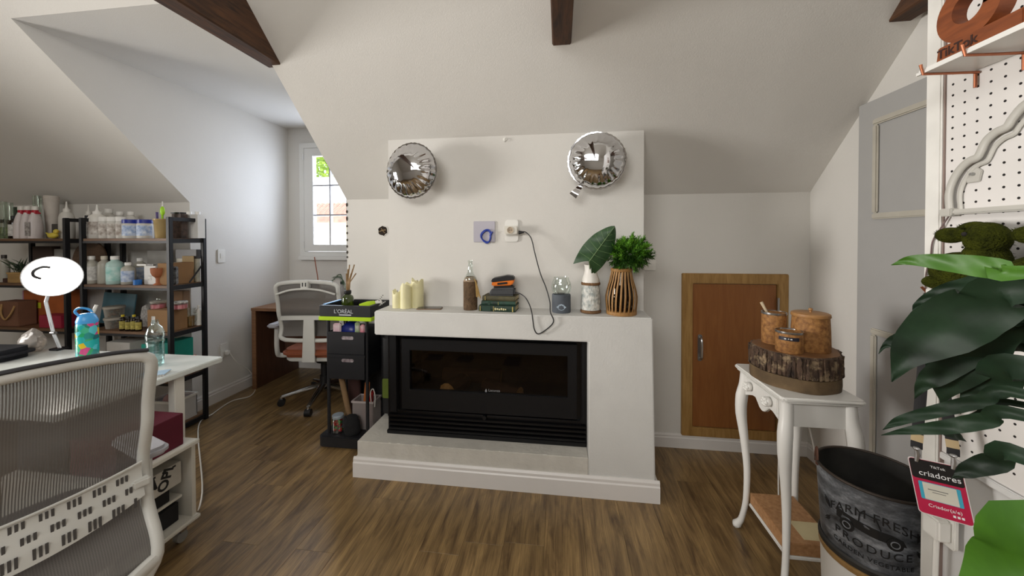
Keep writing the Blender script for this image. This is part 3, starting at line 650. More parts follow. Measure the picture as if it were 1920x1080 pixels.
# ------------------------------------------------------------------ steel shelving by the left wall
m_steel = plain('black_steel', '#1b1b1e', .5, .2, var=.08)
m_shelf = wood('brown_shelf_board', '#7b5a3e', '#5b4029', (1.2, 14, 14), rough=.55, bump=.05)
SZ = [1.403, 1.068, .733, .39, .045]
def shelving(lb, x0, x1, y0=2.225, y1=2.5):
    t = thing('shelving_unit', lb, 'shelf', (0, 0, 0), 0, 'steel shelving units')
    p = .028
    for x in (x0, x1-p):
        for y in (y0, y1-p): MB().box(x, x+p, y, y+p, 0, 1.555).build('post', m_steel, t, bevel=.003)
        MB().box(x+.002, x+p-.002, y0+p, y1-p, 1.527, 1.553).build('end_rail', m_steel, t)
    for z in SZ:
        MB().box(x0+p, x1-p, y0+.006, y1-.006, z-.018, z).build('shelf_board', m_shelf, t, bevel=.002)
        for yy in (y0+.004, y1-.014): MB().box(x0+p, x1-p, yy, yy+.012, z-.034, z-.018).build('shelf_rail', m_steel, t)
        for xx in (x0+.008, x1-.02): MB().box(xx, xx+.012, y0+p, y1-p, z-.034, z-.003).build('side_rail', m_steel, t)
    MB().tube([(x1-.02, y1-.02, 1.2), (x1-.02, y1-.12, 1.075)], .006, 6).build('brace', m_steel, t)
    return t
shelving('black steel shelving unit with brown boards against the white dormer wall', -3.475, -2.716)
shelving('black steel shelving unit at the far left behind the desk lamp', -4.36, -3.59)

def SX(u, Y): return onY(u, 456, Y).x
def SH(v, Y, u=200): return onY(u, v, Y).z
m_whp = plain('white_plastic', '#e2dfd8', .4, var=.02)
m_frost = plain('frosted_plastic', '#d2cfc8', .45, var=.05)
m_capw = plain('white_cap', '#efede8', .35)
m_lab = plain('paper_label', '#eceae4', .6, var=.06, vs=25)
def ink(name, bgc, c, sc=40): return plain(name, bgc, .6, var=.4, vs=sc, col2=c)
L_grey = ink('label_grey_print', '#e9e7e2', '#a9a6a2'); L_teal = ink('label_teal_print', '#7fc6bd', '#dff0ec', 22); L_blue = ink('label_blue_print', '#dfe6f0', '#6f8fc0', 36); L_photo = ink('label_photo_print', '#eae6e0', '#7d6a5c', 30)
def round_prof(kind, r, h):
    if kind == 'bottle': return [(r*.94, 0), (r, h*.02), (r, h*.68), (r*.9, h*.76), (r*.5, h*.83), (r*.42, h*.86), (r*.42, h*.9)], (r*.5, h*.87, h)
    if kind == 'jar': return [(r*.95, 0), (r, h*.04), (r, h*.74), (r*.93, h*.78), (r*.93, h*.82)], (r*1.0, h*.8, h)
    if kind == 'nozzle': return [(r*.94, 0), (r, h*.02), (r, h*.55), (r*.85, h*.66), (r*.45, h*.72), (r*.4, h*.74)], (r*.45, h*.72, h*.8)
    if kind == 'can': return [(r*.98, 0), (r, h*.02), (r, h*.88), (r*.96, h*.9)], (r*1.02, h*.89, h)
def bottle(name, lb, cat, u, w_px, ytop, Y, z, kind, body, cap, label=None, group=None, liquid=None, squash=1.):
    x = SX(u, Y); r = abs(SX(u+w_px/2, Y)-SX(u-w_px/2, Y))/2*.8; h = SH(ytop, Y, u)-z
    t = thing(name, lb, cat, (x, Y, z+.0005), .65, group)
    pr, (cr, c0, c1) = round_prof(kind, r, h)
    MB().lathe(pr, 18, sy=squash).build('body', body, t, angle=50)
    MB().lathe([(cr, c0), (cr, c1-.002), (cr*.93, c1)], 16).build('cap', cap, t, angle=50)
    if kind == 'nozzle': MB().lathe([(cr*.6, h*.8), (cr*.35, h*.86), (cr*.2, h)], 12).build('nozzle_tip', cap, t, angle=50)
    if label:
        z0, z1 = pr[1][1]+h*.1, pr[2][1]-h*.06; n = 10
        mb = MB(); mb.grid(lambda a, b: ((r*1.012)*math.sin((a-.5)*2.2), -(r*1.012)*math.cos((a-.5)*2.2)*squash, z0+(z1-z0)*b), n, 1); mb.build('paper_label', label, t)
    if liquid: MB().lathe([(r*.9, .004), (r*.93, h*.05), (r*.93, h*.42)], 18, sy=squash).build('liquid', liquid, t)
    return t
def carton(name, lb, cat, u0, u1, ytop, Y, z, mat, D=.1, rz=0., group=None, lid=None, bev=.002, flaps=False):
    xa, xb = SX(u0, Y), SX(u1, Y); h = SH(ytop, Y, (u0+u1)/2)-z; W = abs(xb-xa)
    t = thing(name, lb, cat, ((xa+xb)/2, Y+D/2, z+.0005), rz, group)
    MB().box(-W/2, W/2, -D/2, D/2, 0, h-(.012 if lid else 0)).build('box_body', mat, t, bevel=bev)
    if lid: MB().box(-W/2-.003, W/2+.003, -D/2-.003, D/2+.003, h*.72, h).build('lid', lid, t, bevel=bev)
    if flaps: MB().box(-W/2, W/2, -.004, .004, h, h+.001).build('tape_seam', plain('parcel_tape', '#a37f52', .35), t)
    t['_h'] = h; t['_w'] = W; return t
def wbox(name, lb, cat, x0, x1, y0, y1, z0, z1, mat, lid=None, bev=.002, rz=0., group=None):
    t = thing(name, lb, cat, ((x0+x1)/2, (y0+y1)/2, z0+.0005), rz, group); W, D, h = x1-x0, y1-y0, z1-z0
    MB().box(-W/2, W/2, -D/2, D/2, 0, h-(.01 if lid else 0)).build('box_body', mat, t, bevel=bev)
    if lid: MB().box(-W/2-.003, W/2+.003, -D/2-.003, D/2+.003, h*.7, h).build('lid', lid, t, bevel=bev)
    return t
Z1, Z2, Z3, Z4, Z5 = SZ
F, B = 2.29, 2.41
# --- top shelf, right unit
bottle('squeeze_bottle', 'frosted squeeze bottle with pointed nozzle behind the left steel post', 'bottle', 126, 22, 378, 2.34, Z1, 'nozzle', m_frost, m_whp)
bottle('squeeze_bottle', 'frosted nozzle bottle directly left of the white canister', 'bottle', 167, 19, 384, 2.455, Z1, 'nozzle', m_frost, m_whp)
bottle('pump_bottle', 'small amber pump bottle between the two nozzle bottles', 'bottle', 163, 10, 404, 2.36, Z1, 'bottle', plain('amber_glass', '#4a2a12', .2), m_blkp, L_grey)
bottle('refill_canister', 'white refill canister with nozzle and printed label on the top shelf', 'canister', 183, 28, 384, F+.03, Z1, 'nozzle', m_whp, m_capw, L_photo)
bottle('flat_jug', 'tall frosted jug with half its liquid left, beside the canister', 'jug', 205, 24, 392, 2.44, Z1, 'bottle', m_frost, m_capw)
for u, lb in ((226, 'white screw cap jar in the back row, first right of the jug'), (246, 'white screw cap jar in the back row, behind the blue lids')):
    bottle('screw_jar', lb, 'jar', u, 22, 397, 2.45, Z1, 'bottle', m_frost, m_capw, group='back row jars')
for u, wd, lb in ((197, 18, 'leftmost wide jar with white lid and printed label'), (213, 18, 'middle wide jar with white lid and yellowish label'), (228, 16, 'rightmost wide jar with white lid on the top shelf')):
    bottle('lidded_jar', lb, 'jar', u, wd, 407, F-.015+.01*(u % 2), Z1, 'jar', m_frost, m_capw, L_photo, 'white lidded jars on top shelf')
m_cob = plain('cobalt_lid', '#1f2f94', .35)
for u, lb in ((246, 'left of two clear jars with cobalt blue lids'), (273, 'right of two clear jars with cobalt blue lids')):
    bottle('lidded_jar', lb, 'jar', u, 26, 412, F, Z1, 'jar', m_frost, m_cob, L_blue, 'blue lidded jars on top shelf')
m_cup = plain('honey_plastic', '#b49a66', .35, var=.08)
x = SX(303, F); t = thing('tool_cup', 'honey coloured cup holding tools on the top shelf', 'cup', (x, F, Z1+.0005))
MB().lathe([(.032, 0), (.034, .004), (.043, .125), (.046, .128), (.046, .14), (.04, .14), (.03, .01)], 22).build('cup_body', m_cup, t, angle=50)
t = thing('hair_brush', 'lime green brush standing in the honey cup', 'brush', (x+.005, F, Z1+.012))
MB().ball((.006, 0, .185), (.017, .012, .035), 14, 10).build('brush_head', plain('lime_plastic', '#a5dc1e', .4), t); MB().cyl((0, 0, 0), (.006, 0, .16), .006, seg=8).build('handle', plain('lime_plastic', '#a5dc1e', .4), t); MB().cyl((.006, 0, .215), (.007, 0, .255), .003, seg=6).build('tip', m_whp, t)
t = tag(MB().tube([(x-.018, F, Z1+.012), (x-.02, F-.01, Z1+.12), (x-.019, F-.012, Z1+.19)], [.004, .006, .008], 8).build('purple_comb', plain('purple_plastic', '#5a4a86', .4)), 'purple handled comb standing in the honey cup', 'comb')
carton('dark_box', 'dark printed carton behind the right front post on the top shelf', 'box', 322, 340, 401, 2.34, Z1, ink('dark_print', '#2c2422', '#5c4a42'), .05)
carton('dropper_box', 'black slim box lying on the dark printed carton', 'box', 320, 339, 398, 2.34, SH(401, 2.34, 330)+.0015, m_blkp, .045)
for u0, u1, lb in ((341, 355, 'left of two tall white cartons at the end of the top shelf'), (357, 371, 'right of two tall white cartons at the end of the top shelf')):
    t = carton('tall_carton', lb, 'carton', u0, u1, 402, 2.415, Z1, plain('white_carton', '#dfddd9', .55, var=.03), .06, group='tall white cartons')
    MB().lathe([(.016, t['_h']), (.016, t['_h']+.022)], 14).build('cap', m_capw, t)
# --- second shelf, right unit
m_clearp = plain('cloudy_bottle_plastic', '#b9b5a9', .3, var=.06)
bottle('clear_bottle', 'cloudy bottle with white cap nearest the lamp on the second shelf', 'bottle', 171, 22, 480, F, Z2, 'bottle', m_clearp, m_capw, L_grey)
bottle('clear_bottle', 'cloudy square bottle with cream cap, second from the lamp', 'bottle', 195, 20, 480, F+.01, Z2, 'bottle', m_clearp, plain('cream_cap', '#d9d0bd', .4))
bottle('shampoo_bottle', 'white bottle with large teal label on the second shelf', 'bottle', 215, 26, 480, F-.005, Z2, 'bottle', plain('pale_teal_plastic', '#b9d8d2', .35), m_capw, L_teal)
bottle('serum_bottle', 'small white capped bottle with blue label next to the teal one', 'bottle', 240, 22, 492, F-.005, Z2, 'bottle', m_clearp, m_capw, L_blue)
bottle('tonic_bottle', 'cloudy bottle behind the blue tape roll', 'bottle', 262, 20, 484, B, Z2, 'bottle', m_clearp, m_capw, L_blue)
x = SX(257, F-.03); tag(MB().lathe([(.024, 0), (.024, .036), (.015, .036), (.015, 0), (.024, 0)], 22, cap=False).build('tape_roll', plain('blue_tape', '#1f6fc2', .4), loc=(x, F-.03, Z2+.0006)), 'bright blue roll of tape at the shelf edge', 'tape')
t = carton('white_carton', 'white carton with square grey label on the second shelf', 'carton', 269, 291, 499, F-.01, Z2, plain('white_carton', '#dfddd9', .55), .06)
MB().box(-.015, .015, -.0308, -.0301, .03, .065).build('paper_label', L_grey, t)
hc = SH(499, F-.01, 280)+.0015
x = SX(270, F); tag(MB().box(-.075, .005, -.014, .014, 0, .012).mat(1).box(.005, .06, -.011, .011, .001, .011).build('spatula', [m_whp, m_blkp], loc=(x+.02, F+.005, hc), bevel=.002), 'white and black spatula resting across the white carton', 'spatula')
t = thing('terracotta_goblet', 'terracotta coloured goblet beside the front post on the second shelf', 'goblet', (SX(299, F-.02)-.012, F-.02, Z2+.0006)); m_ter = plain('terracotta', '#a8643f', .7, var=.1)
MB().lathe([(.03, 0), (.03, .006), (.016, .014), (.015, .045), (.02, .055)], 20).build('foot', m_ter, t, angle=50); MB().lathe([(.02, .055), (.034, .068), (.042, .09), (.044, .122), (.041, .122), (.036, .09), (.01, .065)], 22).build('bowl', m_ter, t, angle=50)
carton('black_pouch', 'black pouch with white scribble print behind the front post', 'pouch', 318, 327, 500, 2.285, Z2, ink('black_white_print', '#1a1a1c', '#8f8f90', 50), .03, bev=.006)
t = wbox('cardboard_box', 'open cardboard box at the right end of the second shelf', 'box', -2.865, -2.765, 2.265, 2.44, Z2, Z2+.155, plain('cardboard', '#94704a', .85, var=.06)); MB().box(-.05, .05, -.004, .004, .155, .156).build('tape_seam', plain('parcel_tape', '#a37f52', .35), t)
MB().box(-.05, .05, .086, .089, .1, .2).build('raised_flap', plain('cardboard_pale', '#b39a72', .85), t)
carton('snack_tub', 'printed plastic tub with clear lid behind the cardboard box', 'tub', 330, 368, 468, 2.455, Z2, plain('clear_tub', '#c3bba5', .4, var=.2, vs=16), .03, lid=plain('dark_tub_rim', '#4a4543', .4))
tag(MB().lathe([(.155, 0), (.158, .004), (.158, .014), (.155, .018)], 40).build('round_board', wood('round_board_wood', '#6e5440', '#54402f', (2, 9, 9)), loc=(-3.70, 2.445, Z2+.159), rot=(PI/2-.05, .0, .0)), 'round brown wooden board leaning at the back of the second shelf', 'board')
carton('grey_folder_box', 'pale grey box standing behind the tonic bottle', 'box', 275, 312, 470, 2.45, Z2, plain('pale_grey_card', '#a8a59f', .7, var=.06), .03)
# --- third shelf, right unit
tag(MB().box(-.15, .15, -.004, .004, 0, .24).build('blue_folder', plain('slate_blue_plastic', '#4f7f8f', .4, var=.12, vs=8), loc=(SX(197, 2.36), 2.42, Z3+.001), rot=(-.12, .04, 0), bevel=.002), 'slate blue plastic folder leaning at the back of the third shelf', 'folder')
m_tub = glass('tub_plastic', '#e9e4da', .15, alpha=.4)
for zt, u, w_, ytop, lb, nm in ((Z3, 204, 40, 597, 'lower of two clear food tubs on the third shelf', 'lower'), (Z3+.083, 203, 38, 570, 'upper clear tub of brown nuts stacked on another tub', 'upper')):
    t = thing('food_tub', lb, 'tub', (SX(u, F), F+.03, zt+.001), 0, 'stacked food tubs'); r = .058
    MB().lathe([(r*.85, 0), (r*.97, .06), (r, .064)], 26, cap=False).build('tub_wall', m_tub, t); MB().lathe([(r*1.05, .064), (r*1.05, .076), (r*1.0, .08)], 26).build('lid', plain('cloudy_lid', '#b7b0a4', .4), t)
    random.seed(int(u*ytop)); 
    for k in range(34):
        a = random.uniform(0, 2*PI); q = r*.76*math.sqrt(random.random()); MB().ball((q*math.cos(a), q*math.sin(a), .008+.046*random.random()), (.011, .009, .008), 8, 6).build('nut', plain('nut_brown', '#7d6247', .7, var=.2), t)
m_ycap = plain('yellow_cap', '#d9c21c', .35); m_drk = plain('dark_amber', '#1d120a', .15)
for k, u in enumerate((228, 239, 249, 258)):
    bottle('oil_bottle', ('first', 'second', 'third', 'fourth')[k]+' small dark bottle from the left in the yellow capped row', 'bottle', u, 10.5, 590 if k % 2 == 0 else 593, F-.03, Z3, 'bottle', m_drk, m_ycap if k in (0, 2) else m_blkp, plain('yellow_label', '#c9b95a', .6, var=.3, vs=60), 'small oil bottles')
tag(MB().prism([(-.04, 0), (.045, 0), (.05, .13), (.03, .17), (-.01, .15)], -.012, .012, 'xz').build('paper_bag', ink('white_dot_paper', '#dcd9d5', '#8c8886', 70), loc=(SX(263, 2.36), 2.38, Z3+.001), bevel=.004), 'crumpled white paper bag with dark dots behind the dark bottles', 'bag')
hp = .155
t = wbox('parcel_box', 'wide cardboard parcel with white label on the third shelf', 'box', -2.945, -2.762, 2.256, 2.385, Z3, Z3+hp, plain('cardboard', '#94704a', .85)); MB().box(-.09, .09, -.006, .006, hp, hp+.001).build('tape_seam', plain('parcel_tape', '#a37f52', .35), t)
MB().box(-.055, -.025, -.0658, -.0651, .06, .11).build('shipping_label', L_grey, t)
m_pink = plain('pink_wax', '#e07a86', .4)
for u, lb, lidm in ((287, 'glass jar of pink wax on the parcel, left of the post', m_tub), (332, 'pink jar with black and white lid on the parcel', ink('black_white_lid', '#e8e4dc', '#28241f', 60))):
    t = thing('wax_jar', lb, 'jar', (SX(u, F)+(-.02 if u > 300 else 0), F+.03, Z3+hp+.002)); MB().lathe([(.04, 0), (.043, .004), (.043, .03)], 22).build('wax', m_pink, t); MB().lathe([(.0445, .0), (.0445, .04)], 22, cap=False).build('glass_wall', m_clear, t)
    MB().lathe([(.045, .04), (.046, .042), (.046, .052), (.04, .055)], 22).build('lid', lidm, t)
    if lidm is m_tub: MB().ball((0, 0, .066), .012, 12, 8).build('lid_knob', m_clear, t)
wbox('tall_box', 'tall plain cardboard box at the back of the third shelf', 'box', -2.93, -2.83, 2.41, 2.465, Z3, Z3+.27, plain('cardboard_dark', '#7e6145', .85))
t = thing('glass_jug', 'glass jug with amber oil and yellow blob at the shelf end', 'jug', (-2.795, 2.427, Z3+.001)); MB().lathe([(.03, 0), (.034, .004), (.038, .13), (.04, .135)], 22, cap=False).build('glass_wall', m_clear, t); MB().lathe([(.029, .003), (.033, .006), (.0355, .08)], 20).build('oil', plain('amber_oil', '#8a6428', .15), t)
MB().tube(spline([(.036, .0, .11), (.06, 0, .1), (.06, 0, .05), (.035, 0, .035)], 4), .004, 7).build('handle', m_clear, t); MB().ball((0, -.034, .012), (.014, .006, .01), 10, 6).build('yellow_blob', m_ycap, t)
bottle('spray_vial', 'slim white spray bottle in the corner of the third shelf', 'bottle', 371, 10, 572, 2.475, Z3, 'bottle', m_whp, m_capw)
# --- lower shelves, right unit
m_teal = plain('teal_card', '#178a7c', .6, var=.06)
t = wbox('teal_box', 'teal box with yellow square label on the fourth shelf', 'box', -2.985, -2.885, 2.25, 2.42, Z4, Z4+.25, m_teal, plain('teal_lid', '#1fa08e', .6)); MB().box(-.028, .028, -.0895, -.085, .085, .165).build('yellow_note', plain('yellow_note', '#d8e026', .6), t)
wbox('orange_tray', 'orange red tray under the darker teal box on the fourth shelf', 'tray', -2.865, -2.762, 2.255, 2.45, Z4, Z4+.12, plain('orange_red_plastic', '#b5502a', .5))
wbox('teal_box', 'darker teal box stacked on the orange tray, fourth shelf', 'box', -2.86, -2.768, 2.26, 2.43, Z4+.121, Z4+.262, m_teal)
carton('paper_stack', 'stack of white papers on the fourth shelf', 'papers', 196, 240, 642, F, Z4, plain('paper_white', '#d8d4cd', .8, var=.05), .16)
t = thing('storage_bin', 'white open bin with pink cloth on the bottom shelf', 'bin', (-2.87, 2.365, Z5+.001)); MB().box(-.1, .1, -.09, .09, 0, .012).box(-.1, -.094, -.09, .09, .012, .17).box(.094, .1, -.09, .09, .012, .17).box(-.1, .1, -.09, -.084, .012, .17).box(-.1, .1, .084, .09, .012, .17).build('bin_walls', plain('translucent_white', '#c9c7c4', .4), t)
MB().box(-.106, .106, -.096, -.083, .16, .174).box(-.106, .106, .083, .096, .16, .174).box(-.106, -.093, -.083, .083, .16, .174).box(.093, .106, -.083, .083, .16, .174).build('rim', m_whp, t)
t = tag(MB().ball((0, 0, .05), (.07, .06, .06), 14, 8).ball((.03, -.02, .1), (.035, .03, .03), 12, 8).build('pink_cloth', plain('pink_cloth', '#c79a94', .9, var=.2, bump=.6, bs=30), loc=(-2.86, 2.36, Z5+.1)), 'bundle of pink cloth sticking out of the white bin', 'cloth')
# --- left unit, top shelf
m_tube = glass('tube_glass', '#e6ece6', .03, alpha=.4)
for u, h, lb in ((6, 378, 'tall glass cylinder at the far left edge of the top shelf'), (17, 380, 'second tall glass cylinder on the top shelf'), (71, 367, 'clear glass cylinder behind the white trigger bottles')):
    x = SX(u, 2.32 if u < 50 else 2.44); Y = 2.32 if u < 50 else 2.44; hh = SH(h, Y, u)-Z1
    t = thing('glass_cylinder', lb, 'vase', (x, Y, Z1+.001), 0, 'glass cylinders'); MB().lathe([(.022, 0), (.024, .003), (.024, hh)], 20, cap=False).build('glass_wall', m_tube, t); MB().lathe([(.0225, .003), (.0225, .09)], 18).build('green_filling', plain('pale_green_filling', '#a9b98f', .7, var=.3, vs=50), t)
t = thing('green_jar', 'dark green glass jar at the back of the left top shelf', 'jar', (SX(45, 2.45), 2.445, Z1+.001)); MB().lathe([(.04, 0), (.046, .005), (.048, .2), (.05, .225), (.05, .24), (.035, .243)], 24).build('jar_body', plain('dark_green_glass', '#163a22', .15, coat=.5), t, angle=50); MB().lathe([(.052, .232), (.052, .252), (.049, .255)], 24).build('lid', plain('dark_green_glass', '#163a22', .15), t)
bottle('dropper_bottle', 'small dark dropper bottle left of the trigger bottles', 'bottle', 26, 13, 405, F, Z1, 'bottle', m_drk, m_blkp, L_grey)
m_red = plain('red_band', '#b3142c', .4)
for k, u in enumerate((41, 53, 67)):
    x = SX(u, F); t = thing('trigger_bottle', ('left', 'middle', 'right')[k]+' of three white cleaning bottles with red neck bands', 'bottle', (x, F+.0, Z1+.001), .0, 'white cleaning bottles'); h = SH(387, F, u)-Z1
    ww = .05
    MB().lathe([(.98, 0), (1.02, .05*h), (1., .45*h), (.72, .68*h), (.5, .78*h), (.48, .8*h)], 20, sx=.03, sy=.042).build('body', plain('pinkish_white_plastic', '#d8cfcd', .4), t, angle=50)
    MB().lathe([(.0175, .76*h), (.0175, .88*h)], 16).build('red_band', m_red, t); MB().lathe([(.019, .88*h), (.0185, .97*h), (.014, h)], 16).build('cap', m_whp, t)
    if k == 2: MB().box(-.022, .022, -.0445, -.043, .02, .5*h).build('paper_label', ink('label_dense_print', '#bdb8b4', '#6f6864', 60), t)
    MB().prism([(.012, .8*h), (.04, .76*h), (.042, .79*h), (.014, .85*h)], -.008, .008, 'xz').build('trigger', m_red, t, bevel=.001)
t = thing('paper_cups', 'tall stack of white paper cups on the top shelf', 'cups', (SX(98, 2.4), 2.4, Z1+.001)); hh = SH(367, 2.4, 98)-Z1
for k in range(7): MB().lathe([(.029, 0), (.041, hh-.055), (.043, hh-.053), (.0425, hh-.049), (.0395, hh-.05)], 24, (0, 0, .0075*k)).build('cup', plain('paper_cup_white', '#d9d1c8', .6), t, angle=50) if k in (0, 6) else MB().lathe([(.041, 0), (.043, .002), (.0425, .006), (.0395, .005)], 24, (0, 0, hh-.055+.0075*k), cap=False).build('cup_rim', plain('paper_cup_white', '#d9d1c8', .6), t, angle=50)
t = thing('yellow_duck', 'yellow plastic duck shaped scoop at the shelf edge', 'toy', (SX(98, 2.26), 2.265, Z1+.001), .2); m_yel = plain('yellow_rubber', '#d8c34a', .5)
MB().ball((0, 0, .022), (.034, .022, .022), 16, 10).build('body', m_yel, t); MB().ball((.022, 0, .052), (.016, .015, .018), 14, 9).build('head', m_yel, t); MB().prism([(.032, .048), (.046, .052), (.032, .056)], -.006, .006, 'xz').build('beak', plain('orange_beak', '#cf8d2c', .5), t)
MB().prism([(-.03, .025), (-.045, .045), (-.02, .035)], -.008, .008, 'xz').build('tail', m_yel, t)
carton('grey_box', 'small dark grey box between the paper cups and the duck', 'box', 97, 112, 420, 2.33, Z1, plain('dark_grey_card', '#4b4844', .7), .04)
# --- left unit, second shelf
t = thing('planter_box', 'tan wooden planter box with green artificial foliage', 'planter', (SX(44, F), F, Z2+.001)); W = .075
MB().box(-W, W, -.045, .045, 0, .075).build('box_body', wood('tan_planter', '#b79258', '#94723f', (1, 9, 9)), t, bevel=.002); MB().box(-W-.004, W+.004, -.049, .049, .066, .078).build('rim', wood('tan_planter', '#b79258', '#94723f', (1, 9, 9)), t)
random.seed(31); m_lf = plain('dull_green_leaf', '#4c6243', .6, var=.25, col2='#2f4330')
for k in range(34):
    a = random.uniform(0, 2*PI); q = Vector((random.uniform(-W, W)*.8, random.uniform(-.03, .03), .076)); d = Vector((math.cos(a)*.5, math.sin(a)*.35-.1, .8)).normalized(); ln = random.uniform(.07, .15); s_ = d.cross(Vector((.3, 1, .2))).normalized()
    MB().grid(lambda u, v: q+d*ln*u+s_*(.014*math.sin(PI*min(.98, u*.9+.08))*(v-.5)*2)+Vector((math.cos(a)*.03*u*u, -.02*u*u, -.02*u*u)), 5, 2).build('leaf', m_lf, t)
bottle('clear_bottle', 'clear bottle at the far left of the second shelf', 'bottle', 7, 14, 478, F, Z2, 'bottle', m_clearp, plain('dark_cap', '#3a3530', .5))
carton('dark_book_box', 'dark brown box at the back of the left second shelf', 'box', 60, 98, 462, 2.43, Z2, plain('dark_brown_card', '#45352c', .75), .05)
carton('pale_box', 'pale grey box at the back of the left second shelf', 'box', 100, 150, 467, 2.44, Z2, plain('pale_grey_card', '#a8a59f', .7), .04)
# --- left unit, third shelf
carton('purple_box', 'lilac and pink striped box under the planter', 'box', 40, 56, 545, 2.41, Z3, ink('lilac_print', '#9a78b0', '#c889a8', 6), .08)
t = carton('orange_box', 'orange box with yellow sticky note behind the lamp arm', 'box', 42, 120, 545, 2.365, Z3, plain('orange_card', '#b8622c', .7, var=.1), .1, rz=0.); MB().box(-.065, -.03, -.0515, -.0505, .12, .165).build('sticky_note', plain('sticky_yellow', '#d8d832', .6), t)
t = thing('gift_bag', 'brown paper bag with rope handle at the far left', 'bag', (SX(30, 2.3), 2.30, Z3+.001)); 
m_bagp = plain('kraft_paper', '#7d5640', .85, var=.1)
m_rop = plain('tan_rope', '#b08a58', .8)
MB().box(-.1, .1, -.05, .05, 0, .19).build('bag_body', m_bagp, t, bevel=.004); MB().tube(spline([(-.05, -.052, .17), (-.04, -.062, .1), (.0, -.064, .055), (.05, -.062, .1), (.07, -.052, .16)], 6), .006, 7).build('rope_handle', m_rop, t)
carton('red_box', 'crimson red box behind the lamp arm, left unit', 'box', 70, 112, 592, 2.25, Z3, plain('crimson_card', '#a01f3a', .6, var=.08), .09)
wbox('dark_tray_box', 'dark wooden tray box at the far left of the second shelf', 'box', -4.3, -4.13, 2.27, 2.45, Z2, Z2+.03, plain('dark_tray_wood', '#4a2e22', .6))
carton('navy_bundle', 'dark navy box at the bottom of the left unit', 'box', 10, 100, 700, 2.27, Z5, plain('navy_card', '#232a44', .7), .16)
# ------------------------------------------------------------------ white work desk
m_dtop = plain('white_melamine', '#dfe3df', .22, var=.015)
m_dedge = plain('white_edge_band', '#e6e3da', .4)
ZT = .74
t = thing('work_desk', 'white work desk with lamp and bottles at the left', 'desk', (0, 0, 0))
MB().prism(rrect(1.8, .69, .02, cx=-2.765, cy=1.465), ZT-.028, ZT, 'xy').build('desk_top', m_dtop, t, bevel=.004)
for x, y in ((-1.925, 1.56), (-3.6, 1.56), (-3.6, 1.17)): MB().box(x, x+.04, y, y+.05, 0, ZT-.028).build('leg', m_dedge, t, bevel=.003)
MB().box(-3.58, -2.25, 1.70, 1.72, .35, ZT-.028).build('modesty_panel', m_dedge, t)
# rolling cart
m_cartw = plain('white_cart_board', '#d6d3c9', .5, var=.03)
ct = thing('rolling_cart', 'white open cart on castors beside the desk', 'cart', (0, 0, 0))
X0, X1, Y0, Y1, Zc0, Zc1 = -2.2, -1.70, 1.16, 1.495, .085, .457
MB().box(X0, X1+.012, Y0, Y1+.012, Zc1-.02, Zc1).build('top_board', m_cartw, ct, bevel=.003)
MB().box(X0, X1+.016, Y0, Y1+.012, Zc0, Zc0+.02).build('bottom_board', m_cartw, ct, bevel=.006)
MB().box(X0, X1, Y1-.018, Y1, Zc0+.02, Zc1-.02).build('side_panel', m_cartw, ct); MB().box(X0, X1, Y0, Y0+.018, Zc0+.02, Zc1-.02).build('side_panel', m_cartw, ct)
MB().box(X0, X0+.012, Y0+.018, Y1-.018, Zc0+.02, Zc1-.02).build('back_panel', m_cartw, ct)
for x in (X0+.05, X1-.04):
    for y in (Y0+.05, Y1-.04):
        c = MB().cyl((x-.012, y, .025), (x+.012, y, .025), .025, seg=18).build('castor_wheel', plain('clear_castor', '#8b8a86', .25), ct); MB().box(x-.02, x+.02, y-.014, y+.014, .05, .084).build('castor_fork', m_metal, c)
# things in and on the cart
wbox('burgundy_box', 'burgundy fabric box standing on top of the white cart', 'box', -1.935, -1.715, 1.2, 1.455, Zc1, .6, plain('burgundy_fabric', '#5e1026', .85, var=.08, bump=.2, bs=300))
wbox('black_case', 'black case standing behind the burgundy box on the cart', 'case', -2.19, -1.945, 1.2, 1.47, Zc1, .69, plain('black_fabric', '#131316', .8, var=.1))
t = wbox('printed_shopping_bag', 'white shopping bag with bold black print inside the cart', 'bag', -1.99, -1.735, 1.2, 1.46, .275, .375, ink('newsprint', '#c9c5bb', '#b4b0a6', 12))
m_inkb = plain('black_ink', '#17171a', .6)
lettering('PIN', 'lettering', m_inkb, t, (.1282, -.03, .05), (PI/2, -.25, PI/2), .075, .0004, bold=.002)
lettering('OPI', 'lettering', m_inkb, t, (.1282, .062, .055), (PI/2, -1.2, PI/2), .06, .0004, bold=.002)
for k in range(6): MB().box(.1279, .1285, -.12+.042*k, -.105+.042*k, .088, .096).build('printed_bar', m_inkb, t)
wbox('black_file_box', 'black file box lying under the printed bag inside the cart', 'box', -2.0, -1.74, 1.2, 1.45, .1055, .19, plain('black_fabric', '#131316', .8))
tag(MB().box(-2.0, -1.745, 1.19, 1.47, .2, .212).build('cart_divider', m_cartw), 'white loose divider board inside the cart', 'board')
wbox('black_folder', 'black folder lying on the loose divider board in the cart', 'folder', -1.99, -1.75, 1.2, 1.42, .2125, .272, plain('black_fabric', '#131316', .8))
